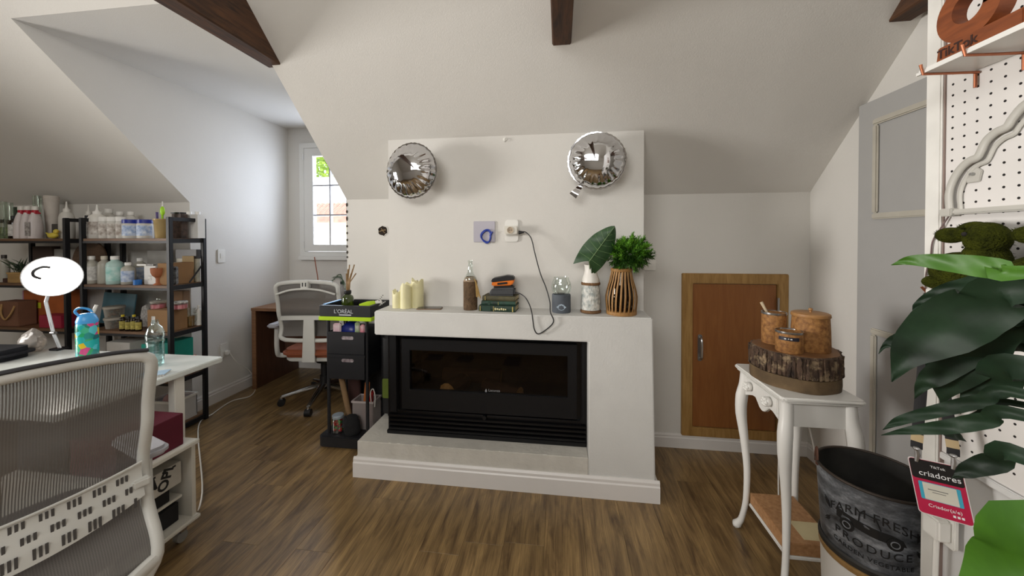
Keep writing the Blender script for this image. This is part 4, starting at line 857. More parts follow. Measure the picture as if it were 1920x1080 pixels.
# blue drinking bottle
x, y = -2.464, 1.606; H = SH(572, y, 165)-ZT
t = thing('drinking_bottle', 'blue drinking bottle with tropical fruit print on the desk', 'bottle', (x, y, ZT+.0005), 1.0)
hb = SH(604, y, 165)-ZT; r = .042
m_pb, N, L, bs_ = _mat('tropical_print'); mp = _coord(N, L, (1, 1, 1)); vo = N.new('ShaderNodeTexVoronoi'); vo.inputs['Scale'].default_value = 34
L.new(mp.outputs[0], vo.inputs['Vector']); cr = N.new('ShaderNodeValToRGB'); cr.color_ramp.interpolation = 'CONSTANT'
cols = ['#1d8f8a', '#2aa56b', '#23b0ae', '#e0c22c', '#1f6f74', '#3fb58d', '#d23f86', '#e2a13a', '#58c4cf', '#187d6a']
while len(cr.color_ramp.elements) < len(cols): cr.color_ramp.elements.new(.5)
for i, c in enumerate(cols): cr.color_ramp.elements[i].position = i/len(cols); cr.color_ramp.elements[i].color = srgb(c)
sp = N.new('ShaderNodeSeparateColor'); L.new(vo.outputs['Color'], sp.inputs[0]); L.new(sp.outputs[0], cr.inputs[0]); L.new(cr.outputs[0], bs_.inputs['Base Color']); bs_.inputs['Roughness'].default_value = .25; bs_.inputs['Coat Weight'].default_value = .4
MB().lathe([(r*.9, 0), (r, .006), (r, hb*.5), (r*.97, hb*.55), (r, hb*.6), (r, hb*.93), (r*.93, hb)], 30).build('printed_body', m_pb, t, angle=50)
MB().lathe([(r*.96, 0), (r*.985, .004), (r*.985, .03)], 30, (0, 0, -.0), cap=False).build('blue_base', plain('aqua_plastic', '#33b6dc', .25), t)
m_bcap = plain('sky_blue_plastic', '#4aa6e8', .35)
cp_ = MB().lathe([(r*.96, hb-.004), (r*.98, hb+.008), (r*.82, hb+.03), (r*.6, hb+.045), (r*.2, hb+.048)], 28).build('cap', m_bcap, t, angle=50)
MB().tube(spline([(-.026, 0, hb+.035), (-.04, 0, hb+.06), (-.028, 0, hb+.076), (0, 0, hb+.07), (.022, 0, hb+.05)], 6), .0055, 8, flat=(1., 1.6)).build('carry_loop', m_bcap, cp_)
MB().cyl((.018, 0, hb+.04), (.034, 0, hb+.085), .008, .007, 12).build('spout', m_whp, cp_)
# clear water bottle
x, y = -2.085, 1.632; H = SH(600, y, 292)-ZT; r = .0355
t = thing('water_bottle', 'clear plastic water bottle half full on the desk', 'bottle', (x, y, ZT+.0005))
MB().lathe([(r*.85, 0), (r*.98, .008), (r, .03), (r*.96, .036), (r, .045), (r, H*.42), (r*.95, H*.45), (r, H*.48), (r*1.06, H*.56), (r*1.0, H*.58), (r*1.08, H*.63), (r*1.05, H*.72), (r*.8, H*.84), (r*.42, H*.9), (r*.38, H*.92), (r*.46, H*.93), (r*.46, H*.945), (r*.38, H*.95), (r*.38, H)], 28, cap=False).build('plastic_body', glass('pet_plastic', '#eef6f6', .05, alpha=.33), t, angle=45)
MB().lathe([(r*.8, .002), (r*.94, .01), (r*.95, H*.55)], 26).build('water', glass('water', '#dfeeee', .02, alpha=.2), t)
# notebook, glasses, cushion, plastic bag
t = thing('spiral_notebook', 'small spiral notebook at the desk edge', 'notebook', (-1.945, 1.515, ZT+.0005), .55)
MB().box(-.05, .05, -.035, .035, 0, .008).build('pages', plain('paper_white', '#d8d4cd', .8), t); MB().box(-.052, .052, -.037, .037, .008, .0105).build('cover', plain('pale_blue_cover', '#a9c4da', .5, var=.1, vs=14), t)
for k in range(9): MB().tube([(-.044+.011*k+0*a, -.037+.006*math.cos(a), .005+.007*math.sin(a)) for a in [2*PI*j/8 for j in range(8)]], .0011, 5, closed=True).build('spiral_ring', m_metal, t)
t = thing('eyeglasses', 'pair of eyeglasses with pale frames lying on the desk', 'glasses', (-2.33, 1.7, ZT+.0005), .15); m_spec = plain('pale_frame', '#9aa4a8', .25, .4)
for s_ in (-1, 1):
    MB().tube([(s_*.034+.024*math.cos(a), -.002, .021+.019*math.sin(a)) for a in [2*PI*j/18 for j in range(18)]], .002, 6, closed=True).build('rim', m_spec, t)
    MB().tube(spline([(s_*.06, 0, .026), (s_*.063, .05, .02), (s_*.06, .11, .012), (s_*.055, .135, .003)], 4), .0022, 6).build('temple_arm', m_spec, t)
MB().tube([(-.01, -.002, .026), (0, -.003, .029), (.01, -.002, .026)], .002, 6).build('bridge', m_spec, t)
mb = MB(); mb.prism(rrect(.34, .2, .06), 0, .062, 'xy'); tag(mb.build('dark_cushion', plain('navy_black_fabric', '#16171f', .85, var=.1, bump=.2, bs=200), loc=(-3.1, 1.60, ZT+.001), rot=(0, 0, .1), bevel=.026, bseg=4), 'dark navy cushion lying at the left end of the desk', 'cushion')
random.seed(44)
mb = MB(); n, m = 22, 14; V = []
for i in range(m+1):
    f = i/m
    for k in range(n):
        a = 2*PI*k/n; rr = (.075*math.sin(PI*min(.97, f*.8+.17)))*(1+.13*math.sin(3*a+5*f)+.08*random.uniform(-1, 1)); V.append((rr*math.cos(a), rr*.55*math.sin(a), .13*f+.006*random.random()*(1 if i else 0)))
mb._add(V, [(i*n+k, i*n+(k+1) % n, (i+1)*n+(k+1) % n, (i+1)*n+k) for i in range(m) for k in range(n)]+[tuple(reversed(range(n))), tuple(range(m*n, m*n+n))])
tag(mb.build('plastic_bag', glass('crinkled_film', '#d6cfc8', .18, alpha=.55), loc=(-3.07, 1.755, ZT+.001), angle=25), 'crinkled clear plastic bag on the desk left of the lamp arm', 'bag')
# desk lamp: clamp, two arm sections, dish with lit disc
t = thing('desk_lamp', 'white swing arm desk lamp, switched on, clamped to the desk', 'lamp', (-2.96, 1.795, ZT))
def LP(u, v, Y): p = onY(u, v, Y); return p-Vector((-2.96, 1.795, ZT))
MB().box(-.03, .03, -.025, .03, .0005, .012).box(-.02, .02, .017, .03, -.06, .012).build('clamp', m_blkp, t, bevel=.002)
p0, p1, p2 = LP(112, 652, 1.79), LP(100, 624, 1.77), LP(86, 566, 1.75)
m_lw = plain('white_lamp_enamel', '#e2e4e8', .3)
for dx in (-.007, .007):
    MB().cyl(p0+Vector((dx, 0, 0)), p1+Vector((dx, 0, 0)), .0045, seg=8).build('lower_arm', m_lw, t); MB().cyl(p1+Vector((dx, 0, 0)), p2+Vector((dx, 0, 0)), .0045, seg=8).build('upper_arm', m_lw, t)
MB().cyl(p1-Vector((.014, 0, 0)), p1+Vector((.014, 0, 0)), .009, seg=12).build('elbow_joint', m_metal, t)
MB().tube([p1+Vector((0, -.004, .02))+(p2-p1)*.06+Vector((.002*math.cos(a), .002*math.sin(a), 0))+(p2-p1)*(.0028*a) for a in [k*.6 for k in range(110)]], .0008, 4).build('spring', m_metal, t)
hc_ = LP(100, 518, 1.73); nrm_ = Vector((.80, -.60, -.05)).normalized()
q = Matrix.Translation(hc_) @ nrm_.to_track_quat('Z', 'Y').to_matrix().to_4x4()
R_ = .112
sh = MB().xf(q).lathe([(.02, -.1), (.035, -.095), (.04, -.07), (.06, -.045), (.095, -.012), (R_, .0), (R_+.003, .003), (R_-.001, .004), (R_-.004, .0), (.09, -.012), (.05, -.04)], 36, cap=True).build('lamp_shade', m_lw, t, angle=50)
MB().xf(q @ Matrix.Translation((.016, -.004, 0))).lathe([(.001, -.014), (.076, -.0145), (.076, -.010), (.001, -.0085)], 36).build('light_disc', emit('lamp_glow', '#fff6ea', 38), t)
MB().xf(q).tube(spline([(R_*a, R_*b, .0) for a, b in ((-.38, -.1), (-.6, .06), (-.6, .3), (-.36, .48), (-.08, .46))], 5), .0075, 8).build('ring_handle', m_blkp, t)
MB().cyl(p2, hc_-nrm_*.06, .008, seg=10).build('neck', m_lw, t)
# ------------------------------------------------------------------ office chairs
m_cw = plain('pale_grey_nylon', '#c9c8c2', .42, var=.02)
m_chrome = plain('polished_aluminium', '#c9cacb', .18, 1., var=.03)
m_tan = plain('rust_brown_fabric', '#8a4a2c', .85, var=.12, bump=.2, bs=250)
def mesh_fabric(name, col, alpha, freq, yfreq):
    m = bpy.data.materials.new(name); m.use_nodes = True; N, L = m.node_tree.nodes, m.node_tree.links; N.clear()
    o = N.new('ShaderNodeOutputMaterial'); t = N.new('ShaderNodeBsdfTransparent'); g = N.new('ShaderNodeBsdfPrincipled'); g.inputs['Base Color'].default_value = srgb(col); g.inputs['Roughness'].default_value = .55
    tc = N.new('ShaderNodeTexCoord'); wv = N.new('ShaderNodeTexWave'); wv.bands_direction = 'X'; wv.inputs['Scale'].default_value = freq; wv.inputs['Distortion'].default_value = .15
    w2 = N.new('ShaderNodeTexWave'); w2.bands_direction = 'Z'; w2.inputs['Scale'].default_value = yfreq
    L.new(tc.outputs['Object'], wv.inputs['Vector']); L.new(tc.outputs['Object'], w2.inputs['Vector'])
    ma = N.new('ShaderNodeMath'); ma.operation = 'MAXIMUM'; L.new(wv.outputs['Fac'], ma.inputs[0])
    mu = N.new('ShaderNodeMath'); mu.operation = 'MULTIPLY'; mu.inputs[1].default_value = .75; L.new(w2.outputs['Fac'], mu.inputs[0]); L.new(mu.outputs[0], ma.inputs[1])
    mr = N.new('ShaderNodeMapRange'); mr.inputs['From Min'].default_value = .35; mr.inputs['From Max'].default_value = .7; mr.inputs['To Min'].default_value = alpha; mr.inputs['To Max'].default_value = 1.
    L.new(ma.outputs[0], mr.inputs['Value'])
    mx = N.new('ShaderNodeMixShader'); L.new(mr.outputs[0], mx.inputs[0]); L.new(t.outputs[0], mx.inputs[1]); L.new(g.outputs[0], mx.inputs[2]); L.new(mx.outputs[0], o.inputs[0]); return m
m_mesh = mesh_fabric('grey_mesh_fabric', '#67635f', .7, 58, 90)
BP = [(.31, -.285), (.40, -.295), (.43, -.275), (.56, -.21), (.66, -.185), (.83, -.222), (1.03, -.255), (1.05, -.256)]   # height -> depth of the back (chair faces +y)
def back_y(z):
    for (a, b), (c, d) in zip(BP, BP[1:]):
        if z <= c: 
            f = (z-a)/(c-a); f = f*f*(3-2*f) if 0 < f < 1 else max(0, min(1, f)); return b+(d-b)*f
    return BP[-1][1]
def office_chair(lb, loc, rz, spine, group='office chairs'):
    t = thing('office_chair', lb, 'chair', loc, rz, group); W = .25
    # back frame: closed tapered loop, with a flat section
    def hw(z): return W*(1+.0*z) if z > .45 else W*(1-.25*((.45-z)/.14)**2)
    zt, zb = 1.035, .36
    if spine: zb = .60
    pts = [(-hw(z), back_y(z), z) for z in [zb+(zt-.03-zb)*k/14 for k in range(15)]]
    top = [(-W+.02, back_y(zt)-.0, zt-.004), (-W+.1, back_y(zt), zt+.012), (0, back_y(zt)-.01, zt+.02), (W-.1, back_y(zt), zt+.012), (W-.02, back_y(zt), zt-.004)]
    loop = pts+top+[(-x, y, z) for x, y, z in reversed(pts)]+[(hw(zb)*.8, back_y(zb)-.01, zb-.025), (0, back_y(zb)-.015, zb-.03), (-hw(zb)*.8, back_y(zb)-.01, zb-.025)]
    MB().tube(spline(loop+[loop[0]], 2)[:-1], 1., 10, closed=True, flat=(.017, .013), up=(1, 0, 0)).build('back_frame', m_cw, t, angle=60)
    MB().tube(spline([(-W+.01, back_y(zt)-.002, zt+.014), (-W+.1, back_y(zt)-.002, zt+.026), (0, back_y(zt)-.012, zt+.034), (W-.1, back_y(zt)-.002, zt+.026), (W-.01, back_y(zt)-.002, zt+.014)], 5), 1., 8, flat=(.006, .012)).build('top_edge_strip', plain('dark_rubber', '#26262b', .5), t) if not spine else None
    # mesh
    zm = zb
    MB().grid(lambda u, v: ((u-.5)*2*(hw(zm+(zt-zm)*v)-.008), back_y(zm+(zt-zm)*v)+.012*(1-(2*u-1)**2)*(1 if spine else .5), zm+(zt-zm)*v+(.018*(1-(2*u-1)**2) if v > .99 else 0)), 16, 26).build('mesh_panel', m_mesh, t, angle=180)
    if spine:
        # T-shaped spine, cross band, headrest clip, upper arch
        MB().grid(lambda u, v: ((u-.5)*(.085+.02*(1-v)), back_y(.70)-.04-.01*(1-v), .40+.36*v), 4, 8, .014).build('spine', m_cw, t, bevel=.002)
        MB().grid(lambda u, v: ((u-.5)*2*(W-.01), back_y(.75)-.024+.012*(2*u-1)**2, .735+.035*v+.006*(1-(2*u-1)**2)), 16, 2, .01).build('cross_band', m_cw, t)
        MB().tube(spline([(-W+.015, back_y(.98)-.02, .955), (-.12, back_y(1.0)-.03, .99), (0, back_y(1.0)-.034, 1.0), (.12, back_y(1.0)-.03, .99), (W-.015, back_y(.98)-.02, .955)], 5), 1., 8, flat=(.008, .006)).build('arch_rail', m_cw, t)
        c = MB().box(-.032, .032, back_y(1.03)-.035, back_y(1.03)+.012, 1.0, 1.062).build('headrest_clip', m_cw, t, bevel=.006)
        for s_ in (-1, 1): MB().box(s_*.012-.004, s_*.012+.004, back_y(1.03)-.037, back_y(1.03)-.033, 1.02, 1.05).build('clip_slot', m_blkp, c)
        MB().grid(lambda u, v: ((u-.5)*.34, back_y(.72)+.03, .66+.09*v), 8, 3, .012).build('lumbar_pad', m_cw, t, bevel=.003)
    else:
        # perforated lumbar band across the back
        n = 44; z0_, z1_ = .545, .665
        def lp(x, z): return Vector((x, back_y(z)-.022-.02*(1-(x/W)**2), z))
        lb_ = MB().grid(lambda u, v: lp((u-.5)*2*(W-.012), (.545+.035*(2*u-1)**2)+(z1_-.545-.02*(2*u-1)**2)*v), n, 4, .004).build('lumbar_band', m_cw, t, angle=60)
        MB().tube([lp((u-.5)*2*(W-.012), z1_+.015*(2*u-1)**2+.003)-Vector((0, .002, 0)) for u in [k/n for k in range(n+1)]], .004, 6).build('band_rib', m_cw, lb_)
        m_slot = plain('slot_dark', '#4a4745', .7)
        sl = MB().box(-.003, .003, -.0012, .0012, -.0145, .0145).mesh('slot', m_slot)
        for row in range(3):
            for k in range(-5, 6):
                xc = k*.05+.017*row-.01
                for j in (-1, 0, 1):
                    x = xc+j*.0105
                    if abs(x) < W-.035:
                        zz = z1_-.02-.037*row; o = bpy.data.objects.new('slot', sl); COL.objects.link(o); o.parent = lb_; o.location = lp(x, zz)-Vector((0, .0005, 0))
        for s_ in (-1, 1): MB().box(s_*(W-.018)-.022, s_*(W-.018)+.022, back_y(.62)-.038, back_y(.62)-.012, .607, .633).build('band_slider', m_cw, lb_, bevel=.005)
        MB().tube(spline([(-W*.96, back_y(.42)-.012, .395), (-.12, back_y(.4)-.03, .375), (0, back_y(.4)-.035, .37), (.12, back_y(.4)-.03, .375), (W*.96, back_y(.42)-.012, .395)], 5), 1., 10, flat=(.022, .016)).build('lower_rail', m_cw, t)
        MB().grid(lambda u, v: ((u-.5)*.085, back_y(.42)-.02, .3+.16*v), 4, 4, .02).build('spine', m_cw, t)
    # seat, under-pan, arms, column, star base with castors
    seat = MB().prism(rrect(.5, .47, .09), .43, .495, 'xy').build('seat', m_tan if spine else plain('dark_seat_fabric', '#3a2a28', .85), t, bevel=.024, bseg=3)
    MB().prism(rrect(.46, .42, .08), .395, .432, 'xy').build('seat_pan', m_cw, t, bevel=.01)
    ax_ = .345 if spine else .285
    for s_ in (-1, 1):
        a = MB().tube(spline([(s_*.2, .0, .40), (s_*(ax_-.01), -.06, .40), (s_*ax_, -.1, .46), (s_*ax_, -.1, .66)], 5), 1., 10, flat=(.02, .014)).build('arm_post', m_cw, t)
        MB().prism(rrect(.085, .24, .03, cx=s_*ax_, cy=-.06), .66, .69, 'xy').build('arm_pad', plain('grey_arm_pad', '#a9a8ae', .6), a, bevel=.01)
    MB().cyl((0, 0, .33), (0, 0, .395), .06, .075, 18).build('tilt_mechanism', m_blkp, t)
    MB().cyl((0, 0, .2), (0, 0, .34), .026, seg=16).build('gas_column', m_blkp, t); MB().cyl((0, 0, .095), (0, 0, .21), .034, seg=16).build('column_cover', m_blkp, t)
    for k in range(5):
        an = PI/2+2*PI*k/5+PI/5+.12; d = Vector((math.cos(an), math.sin(an), 0))
        lg = MB().tube([d*.02+Vector((0, 0, .13)), d*.17+Vector((0, 0, .105)), d*.315+Vector((0, 0, .075))], [1., .8, .6], 10, flat=(.022, .03), up=(0, 0, 1)).build('base_leg', m_chrome, t)
        c = d*.32; s2 = Vector((-d.y, d.x, 0)); cs = MB().cyl(c-s2*.022+Vector((0, 0, .029)), c+s2*.022+Vector((0, 0, .029)), .029, seg=18).build('castor', m_blkp, lg); 
        MB().cyl(c+Vector((0, 0, .045)), c+Vector((0, 0, .078)), .011, seg=8).build('castor_stem', m_chrome, lg)
    return t
office_chair('pale mesh office chair in the foreground with its back to the camera', (-1.612, .842, 0), 1.253, False)
office_chair('pale office chair with rust brown seat at the brown desk', (-2.04, 2.93, 0), .12, True)
# brown desk under the window
m_bd = wood('brown_laminate', '#8a6242', '#6b4930', (1.2, 12, 12), rough=.5, bump=.04)
m_bdd = wood('dark_laminate', '#5a3a28', '#432a1c', (12, 12, 1.2), rough=.55, bump=.04)
t = thing('corner_desk', 'brown laminate desk under the dormer window', 'desk', (0, 0, 0))
MB().box(-2.84, -1.72, 3.03, 3.6, .73, .757).build('desk_top', m_bd, t, bevel=.002)
MB().box(-2.83, -2.8, 3.04, 3.59, 0, .73).build('side_panel', m_bdd, t); MB().box(-1.76, -1.73, 3.04, 3.59, 0, .73).build('side_panel', m_bdd, t)
MB().box(-2.80, -1.76, 3.40, 3.42, .2, .73).build('back_panel', m_bdd, t)
MB().box(-2.835, -2.795, 3.032, 3.042, 0, .73).build('panel_edge', m_bd, t)
t = thing('twig_pot', 'small beige pot with thin red twig on the brown desk', 'pot', (-2.33, 3.3, .758))
MB().lathe([(.03, 0), (.035, .005), (.045, .09), (.04, .092), (.03, .01)], 20).build('pot', plain('beige_pot', '#8f7863', .7), t); MB().tube([(.0, 0, .03), (-.03, 0, .28), (-.06, 0, .46)], .005, 6).build('twig', plain('red_twig', '#a06048', .6), t)
t = thing('desk_bottle', 'pale bottle standing on the brown desk behind the chair mesh', 'bottle', (-2.1, 3.3, .758)); MB().lathe([(.03, 0), (.033, .004), (.033, .14), (.015, .17), (.015, .2)], 18).build('body', plain('greyish_bottle', '#9d9a96', .4), t, angle=50); MB().lathe([(.017, .2), (.017, .225)], 14).build('cap', m_blkp, t)
# wall outlet, plug and white cord along the left wall
t = thing('wall_switch', 'white light switch on the dormer wall above the shelf end', 'switch', (XL, 2.813, 1.25))
MB().prism(rrect(.072, .118, .01), 0, .009, 'yz').build('plate', m_plast, t, bevel=.002); MB().box(.008, .012, -.014, .014, -.022, .022).build('rocker', m_plast, t, bevel=.001)
t = thing('wall_socket', 'white socket low on the dormer wall beside the desk corner', 'socket', (XL, 2.83, .425))
MB().prism(rrect(.075, .12, .01), 0, .009, 'yz').build('plate', m_plast, t, bevel=.002); MB().box(.008, .0115, -.02, .02, -.016, .016).build('socket_face', m_plast, t, bevel=.001)
t = thing('power_cable', 'white power cord running from the low socket across the floor', 'cable', (0, 0, 0))
MB().box(XL+.0117, XL+.05, 2.82, 2.85, .385, .42).build('plug', m_plast, t, bevel=.006)
MB().tube(spline([(XL+.05, 2.84, .4), onX(445, 680, XL+.06), onX(468, 695, XL+.05), onZ(480, 722, .01)+Vector((0, 0, 0)), onZ(470, 742, .005), onZ(435, 752, .005), onZ(400, 775, .005), onZ(372, 800, .005), (-1.95, 1.75, .005), (-1.80, 1.54, .005), (-1.78, 1.52, .2), (-1.76, 1.512, .4)], 8), .004, 7).build('cord', m_whp, t)
# ------------------------------------------------------------------ black salon trolley left of the fireplace
m_tb = plain('black_trolley_plastic', '#14151a', .5, var=.08)
m_lime = plain('lime_band', '#b4d816', .45)
TX0, TX1, TY0, TY1 = -1.588, -1.222, 2.235, 2.505
t = thing('salon_trolley', 'black salon trolley with lime band beside the fireplace', 'trolley', (0, 0, 0))
MB().ring_prism([(TX0, TY0), (TX1, TY0), (TX1, TY1), (TX0, TY1)], [(TX0+.03, TY0+.028), (TX1-.03, TY0+.028), (TX1-.03, TY1-.028), (TX0+.03, TY1-.028)], .882, .955, 'xy').build('top_tray_rim', m_tb, t, bevel=.004)
MB().box(TX0+.01, TX1-.01, TY0+.01, TY1-.01, .884, .9).build('tray_floor', m_tb, t)
MB().box(TX0-.004, TX1+.004, TY0-.004, TY1+.004, .857, .8825).build('lime_band', m_lime, t, bevel=.003)
lettering("L'ORÉAL", 'lettering', plain('silver_print', '#c9ccd2', .4), t, ((TX0+TX1)/2-.01, TY0-.0006, .917), (PI/2, 0, 0), .036, .0005, label='silver brand lettering on the tray front')
MB().box(-1.445, -1.36, TY0-.0012, TY0, .892, .899).build('printed_bar', plain('silver_print', '#c9ccd2', .4), t)
for x in (TX0+.045, TX1-.045):
    for y in (TY0+.03, TY1-.03): MB().cyl((x, y, .08), (x, y, .86), .011, seg=12).build('post', m_tb, t)
MB().cyl((TX0+.045, TY0+.0185, .31), (TX0+.045, TY0+.0185, .44), .0012, seg=6).build('post_glint', m_metal, t) if False else None
MB().prism(rrect(TX1-TX0+.02, TY1-TY0+.02, .03, cx=(TX0+TX1)/2, cy=(TY0+TY1)/2), .012, .085, 'xy').build('base_tray', m_tb, t, bevel=.006)
for x in (TX0+.04, TX1-.04):
    for y in (TY0+.04, TY1-.04): MB().cyl((x, y, .0), (x, y, .0135), .02, seg=12).build('foot', m_tb, t)
# two drawers with slot handles
for z0, z1 in ((.632, .78), (.465, .63)):
    d = MB().ring_prism([(TX0+.055, TY0+.012), (TX1-.055, TY0+.012), (TX1-.055, TY1-.016), (TX0+.055, TY1-.016)], [(TX0+.061, TY0+.018), (TX1-.061, TY0+.018), (TX1-.061, TY1-.022), (TX0+.061, TY1-.022)], z0, z1-.02, 'xy').box(TX0+.06, TX1-.06, TY0+.017, TY1-.021, z0, z0+.006).build('drawer', m_tb, t)
    xa, xb, ya, yb_ = TX0+.048, TX1-.048, TY0+.006, TY1-.01
    MB().ring_prism([(xa, ya), (xb, ya), (xb, yb_), (xa, yb_)], [(xa+.012, ya+.012), (xb-.012, ya+.012), (xb-.012, yb_-.012), (xa+.012, yb_-.012)], z1-.022, z1, 'xy').build('drawer_rim', m_tb, d, bevel=.003)
    MB().prism(rrect(.085, .022, .01, cx=(TX0+TX1)/2+.01, cy=z1-.04), TY0+.0108, TY0+.0125, 'xz').build('grip_slot', plain('pale_slot', '#a8a0a2', .5, var=.4, vs=40, col2='#5a4a50'), d)
# things on the tray
t = thing('reed_diffuser', 'dark green bottle with dry reeds and fern on the trolley', 'vase', (onY(652, 560, 2.33).x, 2.33, .9005))
m_gg = plain('olive_glass', '#3a4a14', .12, coat=.5, var=.2)
MB().lathe([(.036, 0), (.039, .004), (.039, .09), (.034, .105), (.02, .115), (.018, .125)], 24).build('bottle_body', m_gg, t, angle=50); MB().lathe([(.022, .12), (.024, .123), (.024, .14), (.02, .145)], 18).build('neck_collar', m_blkp, t)
m_reed = wood('dry_reed', '#a3845a', '#7a5d3a', (9, 9, 1))
random.seed(12)
for k in range(7):
    a = -.35+.1*k; MB().tube([(0, .004*(k-3), .08), (.02*a+.012*(k/6), 0, .2), (.02+.06*a+.02*k/6, .01*(k-3)*.4, .26+.03*(k % 3))], [.004, .0042, .0046], 6).build('reed', m_reed, t)
m_fern = plain('grey_green_fern', '#4f6a52', .6, var=.2)
for k in range(2):
    st = spline([(-.004, 0, .12), (-.02-.01*k, 0, .19), (-.05, -.005, .235+.02*k), (-.1-.01*k, -.01, .235-.03*k)], 6)
    MB().tube(st, .0018, 5).build('fern_stem', m_fern, t)
    for j in range(6, len(st)-1, 1):
        p = st[j]; 
        for s_ in (-1, 1): MB().grid(lambda u, v: p+Vector((-.018*u, s_*.012*u, -.03*u*(.6+.4*s_)))+Vector((.006*(v-.5)*(1-u), 0, .006*(v-.5)*(1-u))), 3, 1).build('frond', m_fern, t)
t = thing('round_brush', 'lime and white hair brush lying on the trolley tray', 'brush', (onY(690, 568, 2.33).x, 2.34, .937), 0)
MB().xf(Matrix.Rotation(.6, 4, 'Z') @ Matrix.Rotation(PI/2-.25, 4, 'Y')).lathe([(.014, -.06), (.034, -.055), (.035, .0), (.026, .04), (.022, .045)], 20).build('lime_cup', m_lime, t, angle=50)
MB().xf(Matrix.Rotation(.6, 4, 'Z') @ Matrix.Rotation(PI/2-.25, 4, 'Y')).lathe([(.019, .045), (.022, .05), (.02, .085), (.008, .09)], 20).build('white_head', m_whp, t)
for k, (a, b_) in enumerate((((.05, .02, .02), (.085, .04, .075)), ((.06, .0, -.005), (.11, .02, .03)))):
    st = MB().cyl(a, b_, .0035, seg=6).build('bristle_stick', m_whp, t)
    for j in range(5):
        q = Vector(a).lerp(Vector(b_), .1+.2*j); MB().ball(q, .0044, 6, 4).build('dark_band', m_blkp, st)
t = thing('small_tray', 'small white tray beside the brush on the trolley', 'tray', (onY(668, 575, 2.31).x+.03, 2.29, .9005)); MB().box(-.045, .045, -.02, .02, 0, .006).build('tray_base', m_whp, t, bevel=.002); MB().ring_prism(rrect(.09, .04, .008), rrect(.082, .032, .006), .006, .014, 'xy').build('tray_wall', m_whp, t)
tag(MB().box(TX0+.002, TX0+.026, TY0+.04, TY1-.05, .9555, .9585).build('blue_label_strip', plain('bright_blue_strip', '#3f97dc', .4)), 'bright blue strip lying on the left rim of the trolley tray', 'strip')
# things in the upper drawer
t = thing('blue_bowl', 'dark blue bowl sticking out of the upper trolley drawer', 'bowl', (-1.405, 2.31, .775), rot=(1.0, .15, 0)); MB().lathe([(.02, -.03), (.05, -.02), (.066, .012), (.063, .012), (.047, -.015), (.005, -.024)], 24).build('bowl', plain('royal_blue_plastic', '#1a2c8a', .3), t, angle=50)
for nm, lb, x, c, sz in (('pink_packet', 'pale pink packet at the left of the upper drawer', -1.49, '#d4a7b4', (.05, .03, .19)), ('green_packet', 'green foil packet right of the blue bowl', -1.345, '#6f9a4a', (.03, .03, .2)), ('coral_packet', 'coral red packet at the right of the upper drawer', -1.308, '#d8607a', (.028, .03, .185))):
    tag(MB().cbox((0, 0, sz[2]/2), sz).build(nm, plain(nm+'_foil', c, .35, var=.25, vs=25, col2='#e8dcdc'), loc=(x, 2.285, .6395), rot=(0, 0, .3), bevel=.006), lb, 'packet')
# things on the base tray
ZQ = .0855
t = thing('candy_jar', 'clear jar with red and green sweets and silver lid', 'jar', (-1.495, 2.29, ZQ)); MB().lathe([(.034, 0), (.038, .005), (.038, .085), (.033, .1)], 22, cap=False).build('glass_wall', m_clear, t); MB().lathe([(.037, .098), (.038, .1), (.038, .116), (.034, .119)], 22).build('lid', plain('pale_blue_lid', '#b9c8d4', .3, .5), t)
random.seed(2)
for k in range(40):
    a = random.uniform(0, 2*PI); q = .026*math.sqrt(random.random()); MB().ball((q*math.cos(a), q*math.sin(a), .01+.078*random.random()), .0085, 8, 6).build('sweet', plain('red_sweet', '#b8262a', .3) if random.random() < .62 else plain('green_sweet', '#3f8a2c', .3), t)
t = thing('black_pouch', 'crumpled black fabric pouch on the trolley base', 'pouch', (-1.39, 2.285, ZQ)); random.seed(8)
mb = MB(); n, m = 20, 10
V = [((.058*(1-.35*(i/m)**2)*(.9 if i in (0, m) else 1))*(1+.1*random.uniform(-1, 1))*math.cos(2*PI*k/n), (.04*(1-.35*(i/m)**2)*(.9 if i in (0, m) else 1))*(1+.1*random.uniform(-1, 1))*math.sin(2*PI*k/n), .12*i/m) for i in range(m+1) for k in range(n)]
mb._add(V, [(i*n+k, i*n+(k+1) % n, (i+1)*n+(k+1) % n, (i+1)*n+k) for i in range(m) for k in range(n)]+[tuple(reversed(range(n))), tuple(range(m*n, m*n+n))]); mb.build('pouch_body', plain('black_cloth', '#0e0e10', .9), t, angle=60)
t = thing('clear_bin', 'translucent bin behind the pouch on the trolley base', 'bin', (-1.345, 2.395, ZQ)); 
mb = MB(); a, b_, h = .075, .055, .19
mb.ring_prism([(-a, -b_), (a, -b_), (a, b_), (-a, b_)], [(-a+.003, -b_+.003), (a-.003, -b_+.003), (a-.003, b_-.003), (-a+.003, b_-.003)], 0, h, 'xy'); mb.build('bin_wall', glass('milky_plastic', '#d8cfcc', .2, alpha=.5), t)
MB().ring_prism([(-a-.006, -b_-.006), (a+.006, -b_-.006), (a+.006, b_+.006), (-a-.006, b_+.006)], [(-a+.001, -b_+.001), (a-.001, -b_+.001), (a-.001, b_-.001), (-a+.001, b_-.001)], h-.008, h+.004, 'xy').build('bin_rim', plain('milky_rim', '#bdb2b0', .4), t)
tag(MB().hexa([(-.022, -.004, 0), (.022, -.004, 0), (.022, .004, 0), (-.022, .004, 0), (-.012, -.004, .3), (.02, -.004, .3), (.02, .004, .3), (-.012, .004, .3)]).build('orange_paddle', plain('orange_wood', '#b5672c', .6), loc=(-1.36, 2.39, ZQ+.006), rot=(0, .06, .3), bevel=.002), 'orange wooden paddle standing in the translucent bin', 'paddle')
